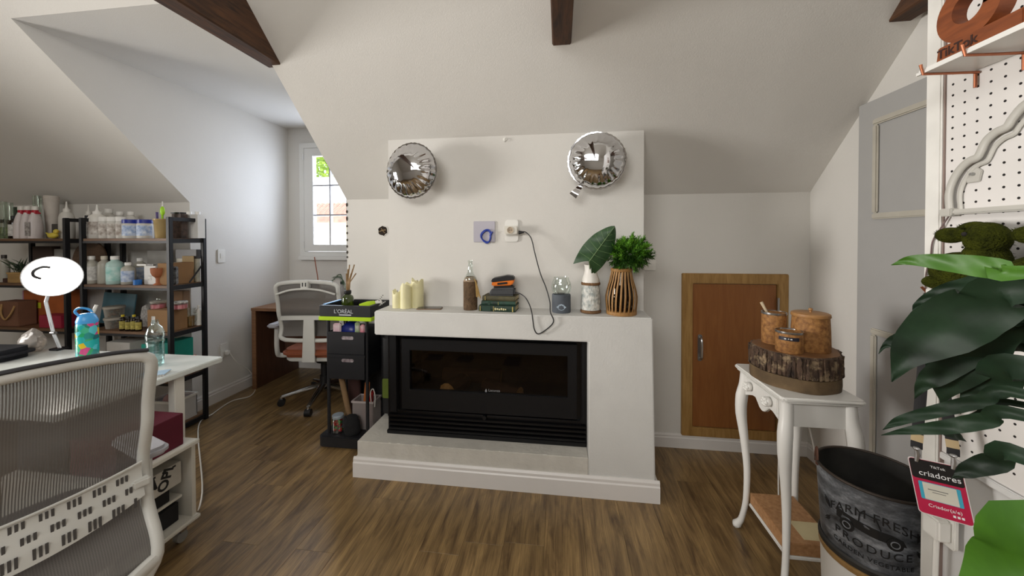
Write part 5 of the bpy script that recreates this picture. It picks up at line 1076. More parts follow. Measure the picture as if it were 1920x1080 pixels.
tag(MB().tube(spline([(0, 0, 0), (.005, 0, .12), (.01, -.005, .2), (.02, -.01, .24)], 5), [.013]*16, 8).build('red_tube', plain('red_plastic', '#a8201f', .35), loc=(-1.315, 2.39, ZQ+.006)), 'red plastic tube standing in the translucent bin', 'tube')
tag(MB().tube(spline([(0, 0, 0), (.005, 0, .15), (.0, 0, .24), (.025, -.01, .27), (.04, -.012, .22), (.038, -.015, .15)], 6), .0035, 7).build('white_strap', m_whp, loc=(-1.3, 2.365, ZQ+.006)), 'white looped strap hanging out of the bin', 'strap')
tag(MB().cyl((-1.45, 2.37, ZQ+.021), (-1.52, 2.37, .43), .019, seg=14).build('cardboard_tube', plain('kraft_tube', '#8a6d4c', .8)), 'brown cardboard tube leaning at the back of the trolley', 'tube')

tag(MB().prism(rrect(.1, .035, .015, cx=-1.475, cy=2.462), ZQ+.001, .45, 'xy').build('maroon_bag', plain('dark_maroon', '#3a1a14', .8, var=.2), bevel=.01), 'dark maroon bag standing at the back of the trolley base', 'bag')

tag(MB().prism(rrect(.27, .5, .03, cx=-1.33, cy=.46), 2.509, 2.533, 'xz').build('dark_backing', plain('black_backing_sheet', '#121214', .75, var=.15), bevel=.008), 'flat black sheet added against the wall behind the trolley', 'bag')  # black sheet added to darken the wall seen behind the trolley
# ------------------------------------------------------------------ white side table
m_tw = plain('white_lacquer', '#e2e0db', .35, var=.015)
TZ = .79; ax0, ax1, ay0, ay1 = .838, 1.135, 1.50, 1.893
t = thing('side_table', 'white French style side table with curved legs and drawer', 'table', (0, 0, 0))
prof = [(ax0+.012, ay0), (ax1-.012, ay0), (ax1, ay0+.012), (ax1, ay1-.012), (ax1-.012, ay1), (ax0+.012, ay1), (ax0, ay1-.012), (ax0, ay0+.012)]
MB().prism(prof, TZ-.016, TZ, 'xy').build('table_top', m_tw, t, bevel=.006, bseg=3)
MB().prism([(x+(.008 if x < 1 else -.008), y+(.008 if y < 1.7 else -.008)) for x, y in prof], TZ-.024, TZ-.0155, 'xy').build('top_moulding', m_tw, t, bevel=.003)
fx0, fx1, fy0, fy1 = ax0+.03, ax1-.03, ay0+.03, ay1-.03
# scalloped drawer apron on the left face and plain aprons
ap = [(fy0, TZ-.024), (fy0, TZ-.14)]+[(fy0+(fy1-fy0)*f, TZ-.118-.0*f+d) for f, d in ((.08, -.012), (.16, .0), (.26, .012), (.34, .014), (.40, -.004), (.44, -.016), (.5, -.022), (.56, -.016), (.60, -.004), (.66, .014), (.74, .012), (.84, .0), (.92, -.012))]+[(fy1, TZ-.14), (fy1, TZ-.024)]
apr = MB().prism(ap, fx0, fx0+.016, 'yz').build('front_apron', m_tw, t, bevel=.002)
MB().box(fx1-.016, fx1, fy0, fy1, TZ-.12, TZ-.024).build('back_apron', m_tw, t); MB().box(fx0, fx1, fy0, fy0+.016, TZ-.12, TZ-.024).build('side_apron', m_tw, t); MB().box(fx0, fx1, fy1-.016, fy1, TZ-.12, TZ-.024).build('side_apron', m_tw, t)
dw = MB().box(fx0-.006, fx0+.002, fy0+.045, fy1-.045, TZ-.098, TZ-.034).build('drawer', m_tw, t, bevel=.003)
for yy in (fy0+.09, fy1-.09):
    k = MB().ball((fx0-.02, yy, TZ-.066), (.016, .02, .02), 16, 10).build('rose_knob', m_tw, dw)
    for j in range(6):
        a = j*PI/3; MB().ball((fx0-.03, yy+.012*math.cos(a), TZ-.066+.012*math.sin(a)), (.008, .0085, .0085), 8, 6).build('petal', m_tw, k)
# cabriole legs
for sx, x in ((-1, fx0+.008), (1, fx1-.008)):
    for sy, y in ((-1, fy0+.008), (1, fy1-.008)):
        zz = [0, .012, .03, .06, .15, .3, .45, .56, .64, .70, TZ-.024]
        off = [.028, .03, .02, .010, -.004, -.008, .004, .016, .014, .004, 0]; rad = [.014, .02, .015, .0125, .0125, .015, .019, .025, .027, .024, .022]
        MB().tube(spline([(x+sx*o*.8, y+sy*o*.8, z) for z, o in zip(zz, off)], 3), [r for r in [rad[min(len(rad)-1, int(i/3))]*(1-(i % 3)/3)+rad[min(len(rad)-1, int(i/3)+1)]*((i % 3)/3) for i in range(31)]], 8, up=(1, 1, 0)).build('leg', m_tw, t, angle=50)
MB().box(fx0+.02, fx1-.02, fy0+.02, fy1-.02, .13, .145).build('lower_shelf', m_tw, t, bevel=.004)
t = wbox('wrapped_box', 'flat box wrapped in brown leaf print paper on the lower shelf', 'box', .893, 1.08, 1.553, 1.84, .1455, .195, ink('kraft_leaf_paper', '#9b6f48', '#b98d62', 70)); MB().box(-.02, .0925, -.12, -.02, .0495, .0502).build('paper_label', plain('cream_paper', '#cdbf96', .7), t)
# log slab on its ring
cx, cy = .997, 1.695
m_barkl = wood('rough_bark', '#5e4838', '#21160f', (7, 7, 2.5), rough=.9, bump=1., ns=7)
def _pale(m):
    N, L = m.node_tree.nodes, m.node_tree.links; b = N['Principled BSDF']; src = b.inputs['Base Color'].links[0].from_socket; tc = N.new('ShaderNodeTexCoord'); nz = N.new('ShaderNodeTexNoise'); nz.inputs['Scale'].default_value = 22; nz.inputs['Detail'].default_value = 5; nz.inputs['Roughness'].default_value = .7; L.new(tc.outputs['Object'], nz.inputs['Vector'])
    cr = N.new('ShaderNodeValToRGB'); cr.color_ramp.elements[0].position = .5; cr.color_ramp.elements[1].position = .62; L.new(nz.outputs['Fac'], cr.inputs[0]); mx = N.new('ShaderNodeMixRGB'); mx.inputs[2].default_value = srgb('#8f7b60'); L.new(cr.outputs[0], mx.inputs[0]); L.new(src, mx.inputs[1]); L.new(mx.outputs[0], b.inputs['Base Color'])
_pale(m_barkl)
m_barkp = plain('peeled_bark', '#8d7a5f', .9, var=.3, vs=24)
m_ringw = plain('slab_top_wood', '#87603a', .6, var=.12, vs=10, col2='#6b4626')
def slab_ring(r, z, n=64, amp=.03, ph=0): return [(cx+r*1.06*(1+amp*math.sin(3*a+ph)+amp*.5*math.sin(7*a+1.3+ph))*math.cos(a), cy+r*(1+amp*math.sin(3*a+ph)+amp*.5*math.sin(7*a+1.3+ph))*math.sin(a), z) for a in [2*PI*k/n for k in range(n)]]
def slabmesh(rings):
    n = len(rings[0]); mb = MB(); V = [p for q in rings for p in q]
    return mb._add(V, [(i*n+k, i*n+(k+1) % n, (i+1)*n+(k+1) % n, (i+1)*n+k) for i in range(len(rings)-1) for k in range(n)]+[tuple(reversed(range(n))), tuple(range((len(rings)-1)*n, len(rings)*n))])
t = thing('bark_ring', 'low ring of smooth bark under the log slab on the table', 'bark ring', (0, 0, 0))
slabmesh([slab_ring(.148, TZ+.0005), slab_ring(.15, TZ+.02), slab_ring(.149, TZ+.052), slab_ring(.13, TZ+.0525)]).build('ring_body', plain('smooth_bark', '#6f5a3e', .85, var=.25, vs=14, col2='#4d3d29', bump=.4, bs=30), t)
t = thing('log_slab', 'thick round log slab with rough bark on the side table', 'log slab', (0, 0, 0))
z0_, z1_ = TZ+.0535, TZ+.142
slabmesh([slab_ring(.14, z0_), slab_ring(.146, z0_+.004), slab_ring(.147, z0_+.05), slab_ring(.147, z1_-.006), slab_ring(.142, z1_)]).build('core', m_barkl, t)
slabmesh([slab_ring(.1415, z1_+.0002), slab_ring(.1405, z1_+.001)]).build('cut_top', m_ringw, t)
random.seed(17); ang = 0.
while ang < 2*PI-.03:
    wd = random.uniform(.05, .14); a0 = ang+wd/2; ang += wd+random.uniform(.01, .03)
    for part in range(random.choice((1, 1, 2))):
        zz0 = z0_+.002+(random.uniform(.035, .055) if part else 0); zz1 = z1_-.002-.004*random.random() if part or random.random() < .55 else z1_-.02-.025*random.random()
        if zz1-zz0 < .012: continue
        th = random.uniform(.003, .011); nr_, nc_ = 6, 3; V = []; sk = random.uniform(-.03, .03)
        for o_ in (0, 1):
            for j in range(nr_):
                f = j/(nr_-1)
                for i in range(nc_):
                    a = a0+(i/(nc_-1)-.5)*wd*(1 if 0 < j < nr_-1 else .75)+random.uniform(-.012, .012)+sk*(f-.5); rr = .1465*(1+.03*math.sin(3*a)+.015*math.sin(7*a+1.3))+(th*random.uniform(.35, 1.1) if o_ else -.002)
                    V.append((cx+rr*1.06*math.cos(a), cy+rr*math.sin(a), zz0+(zz1-zz0)*f+random.uniform(-.003, .003)*(0 < j < nr_-1)))
        I = lambda o_, j, i: (o_*nr_+j)*nc_+i; fs = [(I(1, j, i), I(1, j, i+1), I(1, j+1, i+1), I(1, j+1, i)) for j in range(nr_-1) for i in range(nc_-1)]
        fs += [(I(0, j, e), I(1, j, e), I(1, j+1, e), I(0, j+1, e)) for j in range(nr_-1) for e in (0, nc_-1)]+[(I(0, e, i), I(0, e, i+1), I(1, e, i+1), I(1, e, i)) for e in (0, nr_-1) for i in range(nc_-1)]
        mb = MB(); mb._add(V, fs); mb.build('bark_plate', m_barkl, t, angle=25)
# cork canisters
m_cork = plain('cork_veneer', '#ad7c44', .7, var=.2, vs=70, col2='#744a24', bump=.3, bs=60)
ZL = z1_+.0015
t = thing('cork_canister', 'large cork canister with wooden lid on the log slab', 'canister', (1.04, 1.67, ZL)); MB().lathe([(.066, 0), (.068, .003), (.066, .085), (.063, .138)], 32).build('body', m_cork, t); MB().lathe([(.066, .138), (.0675, .141), (.066, .151), (.06, .154), (.01, .155)], 32).build('lid', wood('beech_lid', '#b08350', '#97693a', (1, 9, 9)), t)
MB().lathe([(.004, .154), (.004, .161), (.008, .165), (.007, .171), (.002, .173)], 14).build('lid_knob', wood('beech_lid', '#b08350', '#97693a'), t)
t = thing('cork_canister', 'open cork pot holding a brush at the left of the slab', 'pot', (.945, 1.755, ZL)); MB().lathe([(.0455, 0), (.047, .003), (.047, .133), (.044, .134), (.043, .02), (.002, .02)], 28).build('body', m_cork, t); MB().lathe([(.0475, .128), (.048, .13), (.048, .137), (.044, .137)], 28, cap=False).build('metal_rim', m_metal, t)
t = tag(MB().tube([(.94, 1.76, ZL+.025), (.925, 1.772, ZL+.13), (.905, 1.78, ZL+.175)], [.004, .0055, .007], 8).build('pale_brush', plain('pale_handle', '#cbb89a', .5)), 'pale handled brush leaning in the open cork pot', 'brush')
t = thing('cork_canister', 'small cork pot with black label strip in front', 'pot', (.936, 1.63, ZL)); MB().lathe([(.046, 0), (.0475, .003), (.048, .08), (.045, .081), (.043, .02), (.002, .02)], 28).build('body', m_cork, t); MB().lathe([(.0483, .077), (.049, .079), (.049, .086), (.045, .086)], 28, cap=False).build('metal_rim', m_metal, t)
mb = MB(); mb.grid(lambda u, v: (.0486*math.sin((u-.5)*1.5-.55), -.0486*math.cos((u-.5)*1.5-.55), .052+.014*v), 10, 1, -.0004); mb.build('label_strip', plain('navy_strip', '#1a1c2c', .5), t)
def on_can(r, z0, off=-.55): return lambda co: (r*math.sin(co.x/r+off), -(r+co.z)*math.cos(co.x/r+off), z0+co.y)
for k in range(6): MB().xf(Matrix.Rotation(-.82+.035*k+(.3 if k > 2 else 0), 4, 'Z')).box(-.0016, .0016, -.0497, -.0488, .057, .061).build('print_mark', plain('white_print', '#e9e9ea', .5), t)
MB().ball((.0492*math.sin(-.55), -.0492*math.cos(-.55), .059), .0045, 10, 6).build('stud', m_metal, t)
# ------------------------------------------------------------------ pedestal and zinc bucket
bx_, by_ = .925, 1.205
t = thing('white_stool', 'white round stool under the metal bucket', 'stool', (bx_, by_, 0)); MB().lathe([(.115, 0), (.118, .005), (.112, .2), (.12, .44), (.122, .448)], 36).build('stool_body', m_tw, t); MB().lathe([(.122, .448), (.124, .452), (.124, .464), (.12, .466)], 36).build('wooden_rim', wood('tan_rim', '#a3804f', '#86663a', (1, 9, 9)), t)
m_zinc, N, L, b_ = _mat('weathered_zinc'); mp = _coord(N, L, (1, 1, 2.2)); nz = N.new('ShaderNodeTexNoise'); nz.inputs['Scale'].default_value = 9; nz.inputs['Detail'].default_value = 9; nz.inputs['Roughness'].default_value = .7; L.new(mp.outputs[0], nz.inputs['Vector'])
cr = N.new('ShaderNodeValToRGB'); cr.color_ramp.elements[0].position = .36; cr.color_ramp.elements[0].color = srgb('#2a2c2f'); cr.color_ramp.elements[1].position = .72; cr.color_ramp.elements[1].color = srgb('#b4bac2'); e = cr.color_ramp.elements.new(.52); e.color = srgb('#64686e')
L.new(nz.outputs['Fac'], cr.inputs[0]); L.new(cr.outputs[0], b_.inputs['Base Color']); b_.inputs['Metallic'].default_value = .35; b_.inputs['Roughness'].default_value = .42
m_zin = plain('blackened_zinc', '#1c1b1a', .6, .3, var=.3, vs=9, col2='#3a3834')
t = thing('metal_bucket', 'weathered grey metal bucket with FARM FRESH PRODUCE truck print', 'bucket', (bx_, by_, .4665))
Rb, Rt, Hb = .118, .132, .236
MB().lathe([(Rb, 0), (Rb, .004), (Rt, Hb)], 48, cap=False).build('outer_wall', m_zinc, t)
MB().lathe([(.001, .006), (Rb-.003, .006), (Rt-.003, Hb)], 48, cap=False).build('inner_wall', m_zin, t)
MB().tube([(Rt*math.cos(a), Rt*math.sin(a), Hb) for a in [2*PI*k/48 for k in range(48)]], .004, 8, closed=True).build('rolled_rim', plain('rusty_rim', '#4a4038', .55, .5, var=.3), t)
MB().lathe([(Rb+.002, .0), (Rb+.007, .004), (Rb+.0075, .016), (Rb+.003, .022)], 48, cap=False).build('base_band', m_zin, t)
ha = 2.72
MB().tube(spline([(Rt*math.cos(ha)+.012*math.sin(ha)*s, Rt*math.sin(ha)-.012*math.cos(ha)*s, Hb+h) for s, h in ((-1.2, -.012), (-1.2, .008), (-.8, .026), (0, .033), (.8, .026), (1.2, .008), (1.2, -.012))], 5), 1., 8, flat=(.003, .006)).build('handle_loop', plain('rusty_handle', '#5a3a2c', .6, .4), t)
fa = math.atan2(-by_, -bx_)                       # direction in which the print faces
def on_b(z0, d=.001, off=0.):
    def f(co):
        z = z0+co.y; r = Rb+(Rt-Rb)*z/Hb; a = fa+off+co.x/r; return ((r+d+co.z)*math.cos(a), (r+d+co.z)*math.sin(a), z)
    return f
m_prt = plain('black_stencil', '#0f1012', .6)
def arc_txt(txt, z0, size, bend, sp=1.0, off=0., label=None):
    def f(co): return on_b(z0, .0008, off)(Vector((co.x, co.y-bend*co.x*co.x, co.z)))
    lettering(txt, 'lettering', m_prt, t, (0, 0, 0), (0, 0, 0), size, .0003, warp=f, spacing=sp, label=label)
arc_txt('FARM FRESH', .168, .034, 3.0, 1.05, -.02, 'arched black lettering')
arc_txt('PRODUCE', .075, .031, -1.2, 1.25, -.02)
arc_txt('GARDEN VEGETABLE', .045, .017, -1.0, 1.1, -.02)
def decal(poly, nm='truck_shape', m=None, d=.0009, z0=0., par=None):
    g = on_b(z0, d, -.02); n = len(poly); P = [g(Vector((x, z, .0004))) for x, z in poly]; Q = [g(Vector((x, z, -.0015))) for x, z in poly]; mb = MB(); mb._add(P+Q, [tuple(range(n))]+[(i, (i+1) % n, n+(i+1) % n, n+i) for i in range(n)]); return mb.build(nm, m or m_prt, par or t)
def densify(p, k=6): return [(a[0]+(b[0]-a[0])*i/k, a[1]+(b[1]-a[1])*i/k) for a, b in zip(p, p[1:]+p[:1]) for i in range(k)]
for seg_ in ([(-.078, .122), (-.078, .148), (-.03, .142), (-.03, .118)], [(-.03, .118), (-.03, .142), (.012, .138), (.012, .112)], [(.012, .112), (.012, .138), (.04, .136), (.062, .128), (.07, .112)]):
    decal(densify(seg_, 5))
cabw = [(-.026, .140), (-.024, .166), (-.014, .172), (.008, .168), (.018, .14)]
g = on_b(0, .0016, -.02); MB().tube([g(Vector((x, z, 0))) for x, z in densify(cabw, 3)][:-2], .0016, 6).build('cab_outline', m_prt, t)
for wx in (-.052, .046):
    c = [(wx+.017*math.cos(a), .113+.017*math.sin(a)) for a in [2*PI*k/18 for k in range(18)]]; decal(c, 'wheel', None, .0016)
    MB().tube([on_b(0, .0024, -.02)(Vector((wx+.009*math.cos(a), .113+.009*math.sin(a), 0))) for a in [2*PI*k/14 for k in range(14)]], .0013, 6, closed=True).build('wheel_ring', plain('pale_zinc', '#8a8e94', .5, .4), t)
for s_, xx in ((-1, -.098), (1, .092)):
    for j in range(4):
        a = s_*(.5+.5*j); decal([(xx, .128+.006*j), (xx+s_*.012, .136+.009*j), (xx+s_*.02, .148+.008*j), (xx+s_*.006, .14+.008*j)] if j < 2 else [(xx, .118-.006*j), (xx+s_*.012, .112-.007*j), (xx+s_*.02, .1-.006*j), (xx+s_*.006, .106-.006*j)], 'leaf_print')
t = thing('power_cable', 'thin white cord hanging behind the bucket beside the table', 'cable', (0, 0, 0))
MB().tube(spline([(1.15, 1.88, .005), (1.08, 1.93, .03), (1.06, 1.92, .32), (1.07, 1.91, .46), (1.2, 1.95, .5), (1.34, 2.0, .02), (1.5, 2.1, .006)], 8), .0035, 7).build('cord', m_whp, t)
# ------------------------------------------------------------------ partition with pegboard
m_peg = plain('white_pegboard', '#dcd8d4', .55, var=.04, vs=5)
m_pan = plain('white_panel', '#d6d5d3', .5, var=.03, vs=4)
PX = .914
pw_ = struct(MB().box(PX+.006, PX+.04, -.55, 1.04, 0, 2.45).build('wall_partition', m_pan))
MB().box(PX-.008, PX+.0055, 1.004, 1.042, 0, 2.45).build('edge_strip', plain('white_edge_strip', '#e4e2dc', .4), pw_, bevel=.003)
MB().box(PX-.003, PX+.0055, 1.0005, 1.0035, 0, 2.45).build('shadow_gap', plain('pinkish_gap', '#8d7a72', .7), pw_)
pg = thing('pegboard', 'white pegboard with rows of small holes on the partition', 'pegboard', (0, 0, 0))
MB().box(PX, PX+.0055, .2, 1.0, .885, 2.42).build('board', m_peg, pg)
MB().box(PX-.006, PX+.0055, .2, 1.0, .868, .884).build('bottom_rail', m_pan, pg, bevel=.002)
m_hole = plain('hole_black', '#1b1614', .9); hm = MB().cyl((-.0004, 0, 0), (.0, 0, 0), .0027, seg=10).mesh('hole', m_hole)
pitch = .0254; nh = 0
cand = []
for i in range(12):
    for j in range(60):
        y, z = .986-pitch*i, .92+pitch*j
        if z < 2.0 and y > .70: cand.append((y, z))
cand = [c for c in cand if c[1] < 1.96 and not (c[1] < 1.42 and c[0] < .83)]
cand.sort(key=lambda c: -(c[1] > 1.1)*1-(c[0]))
for y, z in cand[:298]:
    o = bpy.data.objects.new('hole', hm); COL.objects.link(o); o.parent = pg; o.location = (PX, y, z)
done = set(cand[:298]); mb = MB()
for i in range(31):
    for j in range(59):
        c = (.986-pitch*i, .92+pitch*j)
        if c not in done: mb.cyl((PX-.0004, c[0], c[1]), (PX, c[0], c[1]), .0027, seg=6)
o = mb.build('hole_field', m_hole, pg); o['kind'] = 'stuff'
# upper shelf on copper brackets
m_cop = plain('copper_wire', '#a8694c', .35, .8)
t = thing('peg_shelf', 'white shelf on copper wire brackets at the top of the pegboard', 'shelf', (0, 0, 0))
MB().box(.806, PX-.001, .62, .945, 1.768, 1.778).build('shelf_plate', m_tw, t, bevel=.002); MB().box(.804, .809, .62, .947, 1.766, 1.772).build('front_lip', m_tw, t); 
for y in (.93, .845, .70):
    MB().tube([(.798, y, 1.785), (.803, y, 1.764), (.86, y, 1.7625), (PX-.004, y, 1.762)], .003, 8).build('bracket', m_cop, t); MB().tube([(PX-.006, y+.004, 1.764), (PX-.006, y+.004, 1.73)], .003, 8).build('bracket_leg', m_cop, t)
# wooden note logo
m_wl = wood('reddish_wood', '#8d4b22', '#6b3414', (2, 2, 9), rough=.5, bump=.06)
t = thing('wooden_logo', 'reddish wooden TikTok note sign standing on the upper shelf', 'sign', (.835, .862, 1.7785))
MB().hexa([(-.022, -.1, 0), (.03, -.1, 0), (.03, .052, 0), (-.022, .052, 0), (-.022, -.1, .03), (.03, -.1, .03), (.03, .048, .03), (-.022, .048, .03)]).build('base_block', m_wl, t, bevel=.002)
zc = .085; Ro, Ri = .06, .029
ro = [(Ro*math.cos(a), zc+Ro*math.sin(a)) for a in [2*PI*k/40 for k in range(40)]]; ri = [(Ri*math.cos(a), zc+.004+Ri*math.sin(a)) for a in [2*PI*k/40 for k in range(40)]]
note = MB().ring_prism(ro, ri, -.014, .014, 'yz').box(-.014, .014, -.06, -.029, zc-.005, zc+.2).prism([(-.06, zc+.2), (-.029, zc+.2), (-.05, zc+.15), (-.085, zc+.125), (-.09, zc+.15), (-.075, zc+.16), (-.063, zc+.18)], -.014, .014, 'yz').build('note_shape', m_wl, t, angle=30)
lettering('TikTok', 'lettering', plain('burnt_engraving', '#32150a', .7), t, (-.0222, .01, .014), (PI/2, 0, -PI/2), .026, .0006, label='dark engraved lettering', bold=.0006)
# scalloped arch frame on the board
m_arch = plain('grey_white_plastic', '#b9b6ae', .45, var=.03)
yc = .80
half = [(.98, 1.463), (.982, 1.50), (.974, 1.53), (.958, 1.556), (.94, 1.570), (.925, 1.574), (.918, 1.585), (.908, 1.606), (.89, 1.62), (.872, 1.625), (.862, 1.64), (.84, 1.662), (.80, 1.67)]
path = half+[(2*yc-y, z) for y, z in reversed(half[:-1])]
t = thing('arch_frame', 'pale scalloped arch frame hanging on the pegboard', 'frame', (0, 0, 0))
MB().tube(spline([(PX-.009, y, z) for y, z in path], 4), 1., 10, flat=(.006, .0085), up=(1, 0, 0)).build('scalloped_rim', m_arch, t, angle=60)
MB().tube(spline([(PX-.004, yc+(y-yc)*.9, 1.463+(z-1.463)*.9) for y, z in path], 4), 1., 8, flat=(.003, .005), up=(1, 0, 0)).build('inner_rim', m_arch, t, angle=60)
MB().box(PX-.02, PX-.001, 2*yc-.985, .985, 1.452, 1.464).build('bottom_rail', m_arch, t, bevel=.003); MB().box(PX-.024, PX-.001, .962, .988, 1.449, 1.467).build('corner_block', m_arch, t, bevel=.002)
MB().cyl((PX-.004, .935, 1.54), (PX-.012, .935, 1.54), .0035, seg=10).build('screw', m_metal, t); MB().prism([(.95, 1.522), (.925, 1.522), (.92, 1.545), (.932, 1.556), (.95, 1.548)], PX-.005, PX-.001, 'yz').build('mount_tab', m_arch, t, bevel=.001)
tag(MB().tube(spline([(PX-.006, .985, 1.45), (PX-.01, 1.0, 1.42), (PX-.012, 1.015, 1.39), (PX-.012, 1.02, 1.35), (PX-.012, 1.03, 1.31), (PX-.012, 1.032, 1.25)], 6), .0018, 6).build('dark_string', plain('grey_string', '#6d5a58', .7)), 'thin dark string hanging from the arch frame corner', 'string')
# moss rabbits on a second shelf
t = thing('peg_shelf', 'small white pegboard shelf hidden behind the moss figures', 'shelf', (0, 0, 0)); MB().box(.83, PX-.001, .55, .95, 1.272, 1.284).build('shelf_plate', m_tw, t, bevel=.002); MB().tube([(.825, .9, 1.288), (.83, .9, 1.269), (PX-.004, .9, 1.268)], .003, 8).build('bracket', m_cop, t)
m_moss = plain('dark_moss', '#454a10', .95, var=.35, vs=40, col2='#262a08', bump=1., bs=260, spec=.1)
def moss_figure(lb, y0, mir=1):
    t = thing('moss_rabbit', lb, 'moss figure', (.855, y0, 1.2845), 0, 'moss rabbits')
    mb = MB(); mb.ball((0, .036*mir, .042), (.042, .05, .042), 22, 14).ball((0, -.012, .062), (.036, .036, .05), 20, 12).ball((-.004, -.018, .112), (.032, .034, .034), 20, 12).ball((-.006, .06*mir, .016), (.04, .028, .018), 14, 10); mb.build('body', m_moss, t)
    for s_ in (-1, 1): MB().ball((s_*.016-.004, .027-.006*s_, .126+.006*s_), (.013, .032, .017), 16, 10).build('ear', m_moss, t)
    MB().ball((-.034, -.008, .122), .0045, 8, 6).build('eye', m_hole, t)
    random.seed(int(y0*1000)); mb = MB()
    for k in range(1500):
        c, r = random.choice((((0, .036*mir, .042), (.042, .05, .042)), ((0, -.012, .062), (.036, .036, .05)), ((-.004, -.018, .112), (.032, .034, .034)), ((-.02, .033, .12), (.013, .032, .017)), ((.012, .021, .132), (.013, .032, .017))))
        d = Vector((random.gauss(0, 1), random.gauss(0, 1), random.gauss(0, 1))).normalized(); p = Vector(c)+Vector((d.x*r[0], d.y*r[1], d.z*r[2])); s2 = d.orthogonal().normalized()*.0007; q = p+d*.0035+Vector((random.gauss(0, .0012), random.gauss(0, .0012), random.gauss(0, .0012)))
        if p.z > .002: mb._add([p-s2, p+s2, q], [(0, 1, 2)])
    o = mb.build('moss_fibres', m_moss, t); o['kind'] = 'stuff'
moss_figure('dark green moss rabbit with ears laid back, nearer the panel edge', .868)
moss_figure('second dark green moss rabbit, cut off by the photo edge', .73)
# badge on a lanyard, hung from a copper hook
t = thing('copper_hook', 'copper peg hook holding the lanyard', 'hook', (0, 0, 0)); hk = onX(1743, 548, .868)
MB().tube(spline([(PX-.004, 1.012, hk.z-.01), (PX-.03, hk.y, hk.z-.012), hk+Vector((0, 0, -.005)), hk+Vector((-.012, .006, .012))], 5), .003, 8).build('wire', m_cop, t)
t = thing('name_badge', 'pink and black name badge reading criadores on black lanyard', 'badge', (0, 0, 0))
c = onX(1762, 919, .835); nr = Vector((-.70, -.71, 0)).normalized(); rt = Vector((-nr.y, nr.x, 0)); rt = -rt if rt.dot(CR) < 0 else rt
M3 = Matrix(((rt.x, 0, -nr.x, c.x), (rt.y, 0, -nr.y, c.y), (0, 1, 0, c.z), (0, 0, 0, 1)))   # local x right, y up, z away
M3 = Matrix(((rt.x, 0, nr.x, c.x), (rt.y, 0, nr.y, c.y), (0, 1, 0, c.z), (0, 0, 0, 1))) @ Matrix.Rotation(.16, 4, 'Z')
Wb, Hh = .078, .118
def bpart(mb, nm, m, bev=0, label=None): o = mb.build(nm, m, t, bevel=bev, label=label); o.matrix_local = M3; return o
m_bpk = plain('magenta_card', '#b51d46', .4); m_bbk = plain('black_card', '#151517', .4); m_bwh = plain('white_card_edge', '#dcdad8', .5)
bpart(MB().prism(rrect(Wb+.003, Hh+.003, .006), -.0014, -.0002, 'xy'), 'card', m_bwh)
bpart(MB().prism(rrect(Wb, Hh, .006), -.0002, .0004, 'xy'), 'pink_face', m_bpk)
bpart(MB().prism(rrect(Wb-.001, .042, .005, cy=Hh/2-.0215), .0004, .0008, 'xy'), 'black_header', m_bbk)
bpart(MB().prism(rrect(.062, .038, .002, cy=-.008), .0005, .0009, 'xy'), 'blue_panel', plain('cyan_panel', '#3fa3bd', .4))
bpart(MB().prism(rrect(.05, .036, .001, cy=-.008), .0009, .0012, 'xy'), 'white_slip', plain('cream_slip', '#cbc8ba', .6))
bpart(MB().box(-.018, .012, -.004, -.0025, .0012, .0014).box(-.012, .008, -.009, -.0078, .0012, .0014), 'scribble', plain('grey_ink', '#5a5a58', .6))
m_wt = plain('white_print', '#e9e9ea', .5)
for txt, xx, yy, sz in (('criadores', .004, .03, .0165), ('TikTok', .004, .047, .0075), ('Criador(a/e)', .002, -.0385, .0098)):
    o = lettering(txt, 'lettering', m_wt, t, (0, 0, 0), (0, 0, 0), sz, .0002, warp=lambda co, xx=xx, yy=yy: (co.x+xx, co.y+yy, co.z+.0011)); o.matrix_local = M3
bpart(MB().box(.012, .016, -.0515, -.047, .0004, .001).box(.018, .022, -.0515, -.047, .0004, .001).box(.024, .028, -.0515, -.047, .0004, .001), 'tiny_marks', m_wt)
m_lan = plain('black_lanyard', '#141316', .7, var=.15, vs=60)
for (xs_, us, vs_, ln) in ((-1, 1748, 826, 0), (1, 1777, 808, 0)):
    top_ = M3 @ Vector((xs_*.027, Hh/2-.006, .001)); clip = top_+Vector((0, 0, .03))
    MB().tube([top_, top_+Vector((.002, 0, .015)), clip], [.0035, .005, .003], 8).build('clip', m_metal, t); MB().ball(clip, (.007, .007, .005), 10, 6).build('clip_ring', m_metal, t)
    e1 = clip+Vector((0, 0, .012)); mid = e1.lerp(hk, .5)+Vector((.0, .0, -.004))
    st = MB().tube([clip, e1, mid, hk+Vector((0, 0, -.003))], 1., 8, flat=(.0008, .0095), up=tuple(nr)).build('lanyard_strap', m_lan, t)
    MB().tube([e1+(mid-e1)*.02, e1+(mid-e1)*.12], 1., 8, flat=(.0012, .0098), up=tuple(nr)).build('tan_stitch', plain('tan_patch', '#b59f78', .7), st)
# plug on the edge strip
t = thing('wall_socket', 'white socket with plugged adapter low on the partition', 'socket', (PX-.003, .978, .72)); MB().prism(rrect(.05, .09, .008), -.002, -.012, 'yz').build('plate', m_plast, t, bevel=.002); MB().box(-.04, -.012, -.02, .02, -.03, .02).build('adapter_body', m_plast, t, bevel=.004); MB().tube([(-.026, 0, -.03), (-.026, .002, -.12), (-.024, .01, -.5), (-.024, .01, -.71)], .0055, 8).build('cord', m_plast, t)
